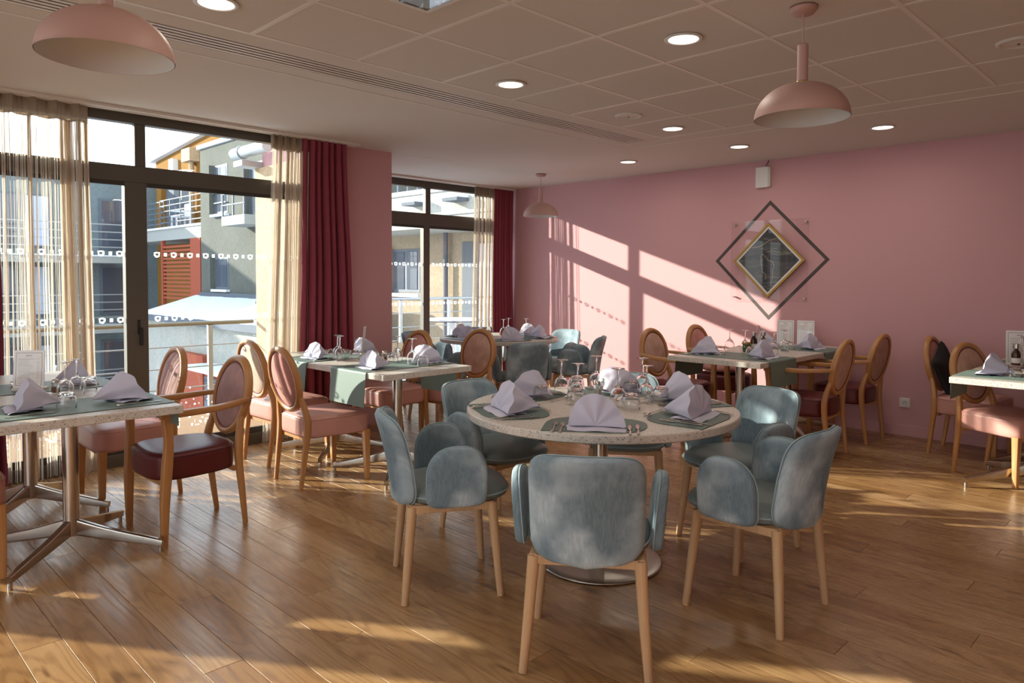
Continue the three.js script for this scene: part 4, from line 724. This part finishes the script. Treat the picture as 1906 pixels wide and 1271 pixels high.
// ---------------------------------------------------------------- outside: terrace, snow, neighbouring buildings
{
  const deckStruct = struct('terrace', bx(-7.75, XL - 0.1, -0.4, -0.07, -3.5, 4.5), M.concrete), r = rng(3);
  for (let i = 0; i < 14; i++) part('deck_board', bx(-7.7, XL - 0.11, -0.07, -0.045, ZP1 - 0.0 + i * 0.146 + 0.004, ZP1 + (i + 1) * 0.146 - 0.004), M.deck, deckStruct);
  part('deck_board_rest', bx(-7.7, XL - 0.11, -0.07, -0.046, ZP1 + 14 * 0.146, 4.5), M.deck, deckStruct).userData.kind = 'stuff';
  struct('terrace_alcove', bx(-9.3, XA - 0.1, -0.4, -0.06, -10, ZP0 + 0.1), M.snow);
  struct('ground', bx(-60, -5.8, -4.2, -3.7, -60, 60), M.snow);
  const rail = (label, x, z0, z1, posts, top, wood) => {
    const t = thing('terrace_railing', label, 'railing', [x, 0, (z0 + z1) / 2]), zc = (z0 + z1) / 2;
    part('handrail', bar(V(0, top, z0 - zc), V(0, top, z1 - zc), 0.021, 10), wood, t);
    for (const y of [top - 0.22, top - 0.43, top - 0.63]) part('cross_rail', bar(V(0, y, z0 - zc), V(0, y, z1 - zc), 0.007, 6), M.galv, t);
    for (const z of posts) part('post', box(0.045, top, 0.045, 0, top / 2 - 0.02, z - zc, 0.004), M.galv, t);
    return t;
  };
  rail('terrace railing with round handrail outside the tall left windows', -7.32, -3.42, 3.5, [-2.97, -1.5, 0, 1.5, 3], 0.91, M.railWood);
  rail('snowy steel terrace railing outside the alcove window', -8.95, -9.6, -4.2, [-6.5, -7.45, -8.6, -5.3], 1.05, M.galv);
  const pb = thing('perforated_screen', 'low perforated pale sheet screen below the alcove terrace railing', 'screen', [-8.9, 0, -6.9]);
  part('sheet', box(0.01, 0.4, 5.4, 0, 0.2, 0), M.stuccoCream, pb);
  const tb = thing('garden_table', 'white snow-topped round table on the alcove terrace', 'garden table', [-8.3, -0.06, -7.0]);
  part('top', lathe([[0, 0.82], [0.44, 0.82], [0.45, 0.79], [0, 0.77]].reverse(), 32), M.snow, tb); part('column', cyl(0.04, 0.05, 0.78, 0, 0.39, 0, 14), M.whitePlastic, tb); part('stand', cyl(0.22, 0.24, 0.05, 0, 0.025, 0, 20), M.whitePlastic, tb);
  // rain gutter on the cream wall end
  const gu = thing('roof_gutter', 'grey metal gutter pipe on the cream wall end outside the left window', 'gutter', [-7.25, 2.46, -3.44]);
  part('cap', box(0.2, 0.06, 0.36, -0.0, 0.07, 0.02, 0.005), M.galv, gu); part('pipe', bar(V(-0.25, 0.2, 0.12), V(0.5, 0.2, 0.12), 0.06, 16), M.galv, gu); part('flange', cyl(0.072, 0.072, 0.03, 0, 0, 0, 16).rotateZ(PI / 2).translate(-0.06, 0.2, 0.12), M.galv, gu);
}
function pieces(t) { return (n, x0, x1, y0, y1, z0, z1, m, p) => part(n, bx(x0 - t.position.x, x1 - t.position.x, y0, y1, z0 - t.position.z, z1 - t.position.z), m, p || t); }
function faceWindow(P, x0, x1, y0, y1, z, m = M.winFrame) { // window in a facade facing +z
  const f = P('window', x0, x1, y0, y1, z - 0.12, z + 0.01, M.winFrame);
  P('window_pane', x0 + 0.06, (x0 + x1) / 2 - 0.03, y0 + 0.06, y1 - 0.06, z - 0.1, z + 0.02, M.winPane, f); P('window_pane', (x0 + x1) / 2 + 0.03, x1 - 0.06, y0 + 0.06, y1 - 0.06, z - 0.1, z + 0.02, M.winPane, f);
  P('sill', x0 - 0.08, x1 + 0.08, y0 - 0.09, y0 - 0.02, z - 0.05, z + 0.12, M.snow);
  P('reveal_side', x0 - 0.16, x0 - 0.003, y0, y1 + 0.02, z - 0.0, z + 0.16, M.stuccoGrey); 
}
function railingZ(P, x0, x1, y0, h, z, n) { for (let i = 0; i < n; i++) P('rail', x0, x1, y0 + h * (i + 1) / n - 0.015, y0 + h * (i + 1) / n + 0.015, z - 0.015, z + 0.015, M.winFrame); for (let i = 0; i <= 4; i++) { const x = x0 + (x1 - x0) * i / 4; P('baluster', x - 0.015, x + 0.015, y0, y0 + h, z - 0.015, z + 0.015, M.winFrame); } }
{
  // grey and beige building with the facade at z = -9
  const g = thing('grey_building', 'olive grey rendered building with windows, seen through the left window', 'building', [-18, 0, -9]), P = pieces(g);
  P('wall', -22.77, -15.6, -4, 5.28, -13, -9, M.stuccoGrey); P('parapet_cap', -22.85, -15.5, 5.28, 5.4, -13, -8.92, M.snow);
  faceWindow(P, -21.72, -20.8, 3.24, 4.66, -9); faceWindow(P, -21.72, -20.8, 1.02, 1.95, -9); faceWindow(P, -19.4, -18.4, 3.0, 4.5, -9);
  for (const y of [3.55, 3.85, 4.1]) P('guard_bar', -21.72, -20.8, y - 0.012, y + 0.012, -8.98, -8.93, M.galv);
  P('small_balcony', -19.6, -18.2, 2.75, 3.0, -9, -8.3, M.concrete); for (const y of [3.3, 3.6, 3.9]) P('rail', -19.6, -18.2, y - 0.015, y + 0.015, -8.34, -8.3, M.winFrame); for (const x of [-19.55, -18.9, -18.25]) P('baluster', x - 0.02, x + 0.02, 3, 3.95, -8.34, -8.3, M.winFrame);
  P('chimney', -23.2, -22.2, 5.3, 6.3, -11.5, -10.8, M.slate);
  const e = thing('beige_building', 'beige rendered building with a downpipe, seen through the alcove window', 'building', [-12, 0, -9.6]), Q = pieces(e);
  Q('wall', -15.6, -8.2, -4, 2.4, -12, -9.6, M.stuccoBeige);
  const f = Q('window', -13.5, -12.5, 1.05, 2.0, -9.7, -9.585, M.winFrame); Q('window_pane', -13.42, -13.05, 1.12, 1.94, -9.7, -9.57, M.winPane, f); Q('window_pane', -12.95, -12.58, 1.12, 1.94, -9.7, -9.57, M.winPane, f);
  Q('reveal_side', -13.66, -13.5, 1.05, 2.02, -9.6, -9.44, M.stuccoBeige); Q('sill', -13.6, -12.4, 0.95, 1.03, -9.65, -9.45, M.snow);
  part('downpipe', bar(V(0.5, -4, 0.12), V(0.5, 2.3, 0.12), 0.05, 12), M.slate, e);
  const o = Q('curtained_opening', -11.1, -8.6, -0.2, 2.1, -9.7, -9.58, M.slate); for (let i = 0; i < 7; i++) Q('net_fold', -10.6 + i * 0.28, -10.36 + i * 0.28, -0.1, 2.05, -9.62, -9.55, M.netCurtain, o);
  Q('fascia', -15.4, -8.2, 2.3, 2.95, -9.9, -8.4, M.stuccoWhite); Q('fascia_line', -15.4, -8.2, 2.5, 2.515, -8.42, -8.385, M.slate); Q('snow_cap', -15.4, -8.2, 2.95, 3.03, -9.9, -8.35, M.snow);
  for (const x of [-10.95, -9.75]) { const w = Q('wall_light', x - 0.2, x + 0.2, 2.72, 2.78, -8.4, -8.12, M.slate); Q('snow_on_light', x - 0.2, x + 0.2, 2.78, 2.83, -8.4, -8.12, M.snow, w); }
  for (let i = 0; i < 22; i++) Q('baluster', -15.3 + i * 0.32, -15.27 + i * 0.32, 3.03, 4.0, -8.5, -8.47, M.slate); Q('rail', -15.4, -8.2, 3.98, 4.04, -8.52, -8.45, M.snow); Q('rail', -15.4, -8.2, 3.4, 3.44, -8.5, -8.47, M.snow);
  // yellow wing set back behind the balcony
  const y = thing('yellow_building', 'ochre yellow house wing with balcony and white drainpipe', 'building', [-24.5, 0, -10.3]), Y = pieces(y);
  const ys = new THREE.Shape([[-30.4, -4], [-22.77, -4], [-22.77, 6.5], [-30.4, 5.88]].map(([a, b]) => new THREE.Vector2(a + 24.5, b)));
  part('wall', boxUV(new THREE.ExtrudeGeometry(ys, { depth: 3, bevelEnabled: false }).translate(0, 0, -3)), M.stuccoYellow, y);
  const rf = new THREE.Shape([[-30.7, 5.86], [-22.7, 6.51], [-22.7, 6.66], [-30.7, 6.01]].map(([a, b]) => new THREE.Vector2(a + 24.5, b))); part('roof_edge', boxUV(new THREE.ExtrudeGeometry(rf, { depth: 3.3, bevelEnabled: false }).translate(0, 0, -3.1)), M.snow, y);
  Y('balcony_slab', -29.8, -22.78, 2.6, 2.98, -10.3, -9.05, M.concrete); Y('balcony_snow', -29.8, -22.78, 2.98, 3.05, -10.3, -9.0, M.snow);
  railingZ(Y, -26.45, -22.8, 3.02, 0.95, -9.08, 5); railingZ(Y, -29.7, -26.45, 3.02, 0.95, -9.2, 5);
  Y('balcony_door', -29.3, -28.5, 3.02, 4.95, -10.34, -10.28, M.slate); Y('door_pane', -28.45, -27.95, 3.05, 4.9, -10.33, -10.27, M.winPane); const d2 = Y('glass_door', -27.85, -26.75, 3.02, 4.95, -10.34, -10.28, M.winFrame); Y('door_pane', -27.7, -26.9, 3.1, 4.85, -10.33, -10.26, M.winPane, d2); Y('reveal', -29.75, -29.3, 3.02, 4.95, -10.3, -10.1, M.stuccoYellow);
  part('drainpipe', bar(V(-1.95, 3, 0.15), V(-1.95, 5.5, 0.15), 0.09, 12), M.stuccoCream, y); Y('rain_hopper', -26.85, -26.1, 5.45, 5.9, -10.3, -9.95, M.stuccoCream); Y('wall_lamp', -28.5, -28.1, 5.3, 5.75, -10.3, -10.1, M.whitePlastic);
  for (let i = 0; i < 14; i++) Y('screen_slat', -26.2, -23.75, 0.62 + i * 0.132, 0.69 + i * 0.132, -9.12, -9.06, M.rust);
  Y('screen_post', -26.3, -26.18, 0.3, 2.6, -9.16, -9.04, M.rust); Y('screen_post', -23.75, -22.95, 0.3, 2.6, -9.16, -9.04, M.rust); Y('shuttered_window', -25.6, -24.3, 0.9, 2.0, -10.34, -10.26, M.slate);
  const ch = thing('balcony_chair', 'white snow-covered plastic chair on the yellow balcony', 'garden chair', [-26.0, 3.02, -9.6]);
  part('seat', box(0.5, 0.05, 0.5, 0, 0.42, 0, 0.01), M.snow, ch); part('back', box(0.52, 0.45, 0.05, 0, 0.66, -0.24, 0.01), M.snow, ch); for (const sx of [-1, 1]) for (const sz of [-1, 1]) part('leg', box(0.05, 0.42, 0.05, sx * 0.22, 0.21, sz * 0.22), M.whitePlastic, ch); for (const sx of [-1, 1]) part('arm', box(0.05, 0.04, 0.48, sx * 0.25, 0.62, 0), M.snow, ch);
  const ae = thing('roof_antenna', 'thin television aerial on the yellow roof', 'antenna', [-28.9, 5.9, -11]); part('mast', cyl(0.02, 0.02, 1.3, 0, 0.65, 0, 8), M.galv, ae); part('boom', box(1.3, 0.03, 0.03, 0, 1.15, 0), M.galv, ae); for (let i = 0; i < 5; i++) part('element', box(0.02, 0.02, 0.5, -0.5 + i * 0.25, 1.15, 0), M.galv, ae);
  // long blue-grey building facing the window wall
  const b = thing('balcony_building', 'blue-grey apartment building with stacked railed balconies behind the string curtain', 'building', [-28, 0, -3]), B = pieces(b);
  B('wall', -37, -31, -4.7, 5.15, -15.5, 4, M.stuccoBlue); B('roof_snow', -37.1, -30.9, 5.15, 5.28, -15.6, 4.1, M.snow);
  for (let k = 0; k < 4; k++) for (const [y0, y1] of [[2.42, 4.35], [-0.1, 1.78], [-2.9, -1.1]]) {
    const z = -10.1 + k * 3.25, f2 = B('window', -31.04, -30.95, y0, y1, z, z + 1.7, M.winFrame); B('net_curtain', -31.0, -30.93, y0 + 0.08, y1 - 0.08, z + 0.1, z + 0.8, M.netCurtain, f2); B('window_pane', -31.0, -30.94, y0 + 0.08, y1 - 0.08, z + 0.9, z + 1.6, M.winPane, f2);
  }
  for (const y0 of [2.1, -0.5, -3.3]) { B('balcony_slab', -31, -29.7, y0 - 0.24, y0, -8.9, 4, M.concrete); B('balcony_snow', -31, -29.68, y0, y0 + 0.05, -8.9, 4, M.snow); for (let i = 0; i < 4; i++) B('rail', -29.75, -29.7, y0 + 0.33 + i * 0.28, y0 + 0.37 + i * 0.28, -8.9, 4, M.galv); for (let i = 0; i < 12; i++) B('baluster', -29.74, -29.71, y0, y0 + 1.18, -8.9 + i * 1.1, -8.86 + i * 1.1, M.galv); }
  const ant = thing('satellite_dish', 'round pale satellite dish on the lower balcony', 'satellite dish', [-29.5, 0.15, -7.1]); part('dish', lathe([[0, 0], [0.2, 0.03], [0.38, 0.12], [0.39, 0.12], [0.2, 0.02], [0, -0.01]], 24).rotateZ(-1.3), M.stuccoBlue, ant); part('arm', bar(V(0, 0, 0), V(0.4, 0.1, 0), 0.02, 8), M.galv, ant);
  // low annex: snow-covered lean-to roof over cream and brick-red walls
  const a = thing('annex', 'low annex with snowy lean-to roof, cream wall and red panels', 'building', [-18, 0, -7]), A = pieces(a);
  const roofS = grid(24, 10, (u, v) => { const x = -21.6 + 8.5 * u - 1.6 * (1 - v) * (1 - u); return V(x + 18, 0.36 + 0.44 * (1 - v) + 0.015 * Math.sin(u * 40) * Math.sin(v * 13), -8.99 + 2.2 * v + 7); });
  part('snow_roof', roofS, M.snow, a); A('roof_edge', -21.8, -13, 0.2, 0.36, -6.95, -6.78, M.slate); A('wall', -21.5, -13, -3.8, 0.24, -9, -7.0, M.stuccoWhite); A('roof_flashing', -22.7, -13, 0.78, 0.9, -9.0, -8.9, M.slate);
  for (const [x0, x1, y1] of [[-18.9, -17.2, -0.5], [-17.1, -15.4, -0.75], [-15.0, -13.2, -0.85]]) A('red_panel', x0, x1, -2.4, y1, -7.0, -6.8, M.rust); A('window', -17.0, -16.2, -1.9, -0.95, -6.85, -6.75, M.winPane); A('porch_snow', -17.2, -13, -0.74, -0.66, -7.0, -6.3, M.snow);
  // snowy lower terrace railing in the courtyard
  const lr = thing('courtyard_stair', 'snowy steel stair railing down in the courtyard', 'railing', [-19, -3.7, -3.4]);
  for (let i = 0; i < 3; i++) part('rail', bar(V(-3, 2.7 - i * 0.3, -1.5), V(3, 1.5 - i * 0.3, 0.4), 0.03, 6), M.snow, lr); for (let i = 0; i < 5; i++) part('baluster', bar(V(-3 + i * 1.5, 0.5, -1.5 + i * 0.475), V(-3 + i * 1.5, 2.7 - i * 0.3, -1.5 + i * 0.475), 0.03, 6), M.galv, lr);
}
renderer.render(scene, camera);
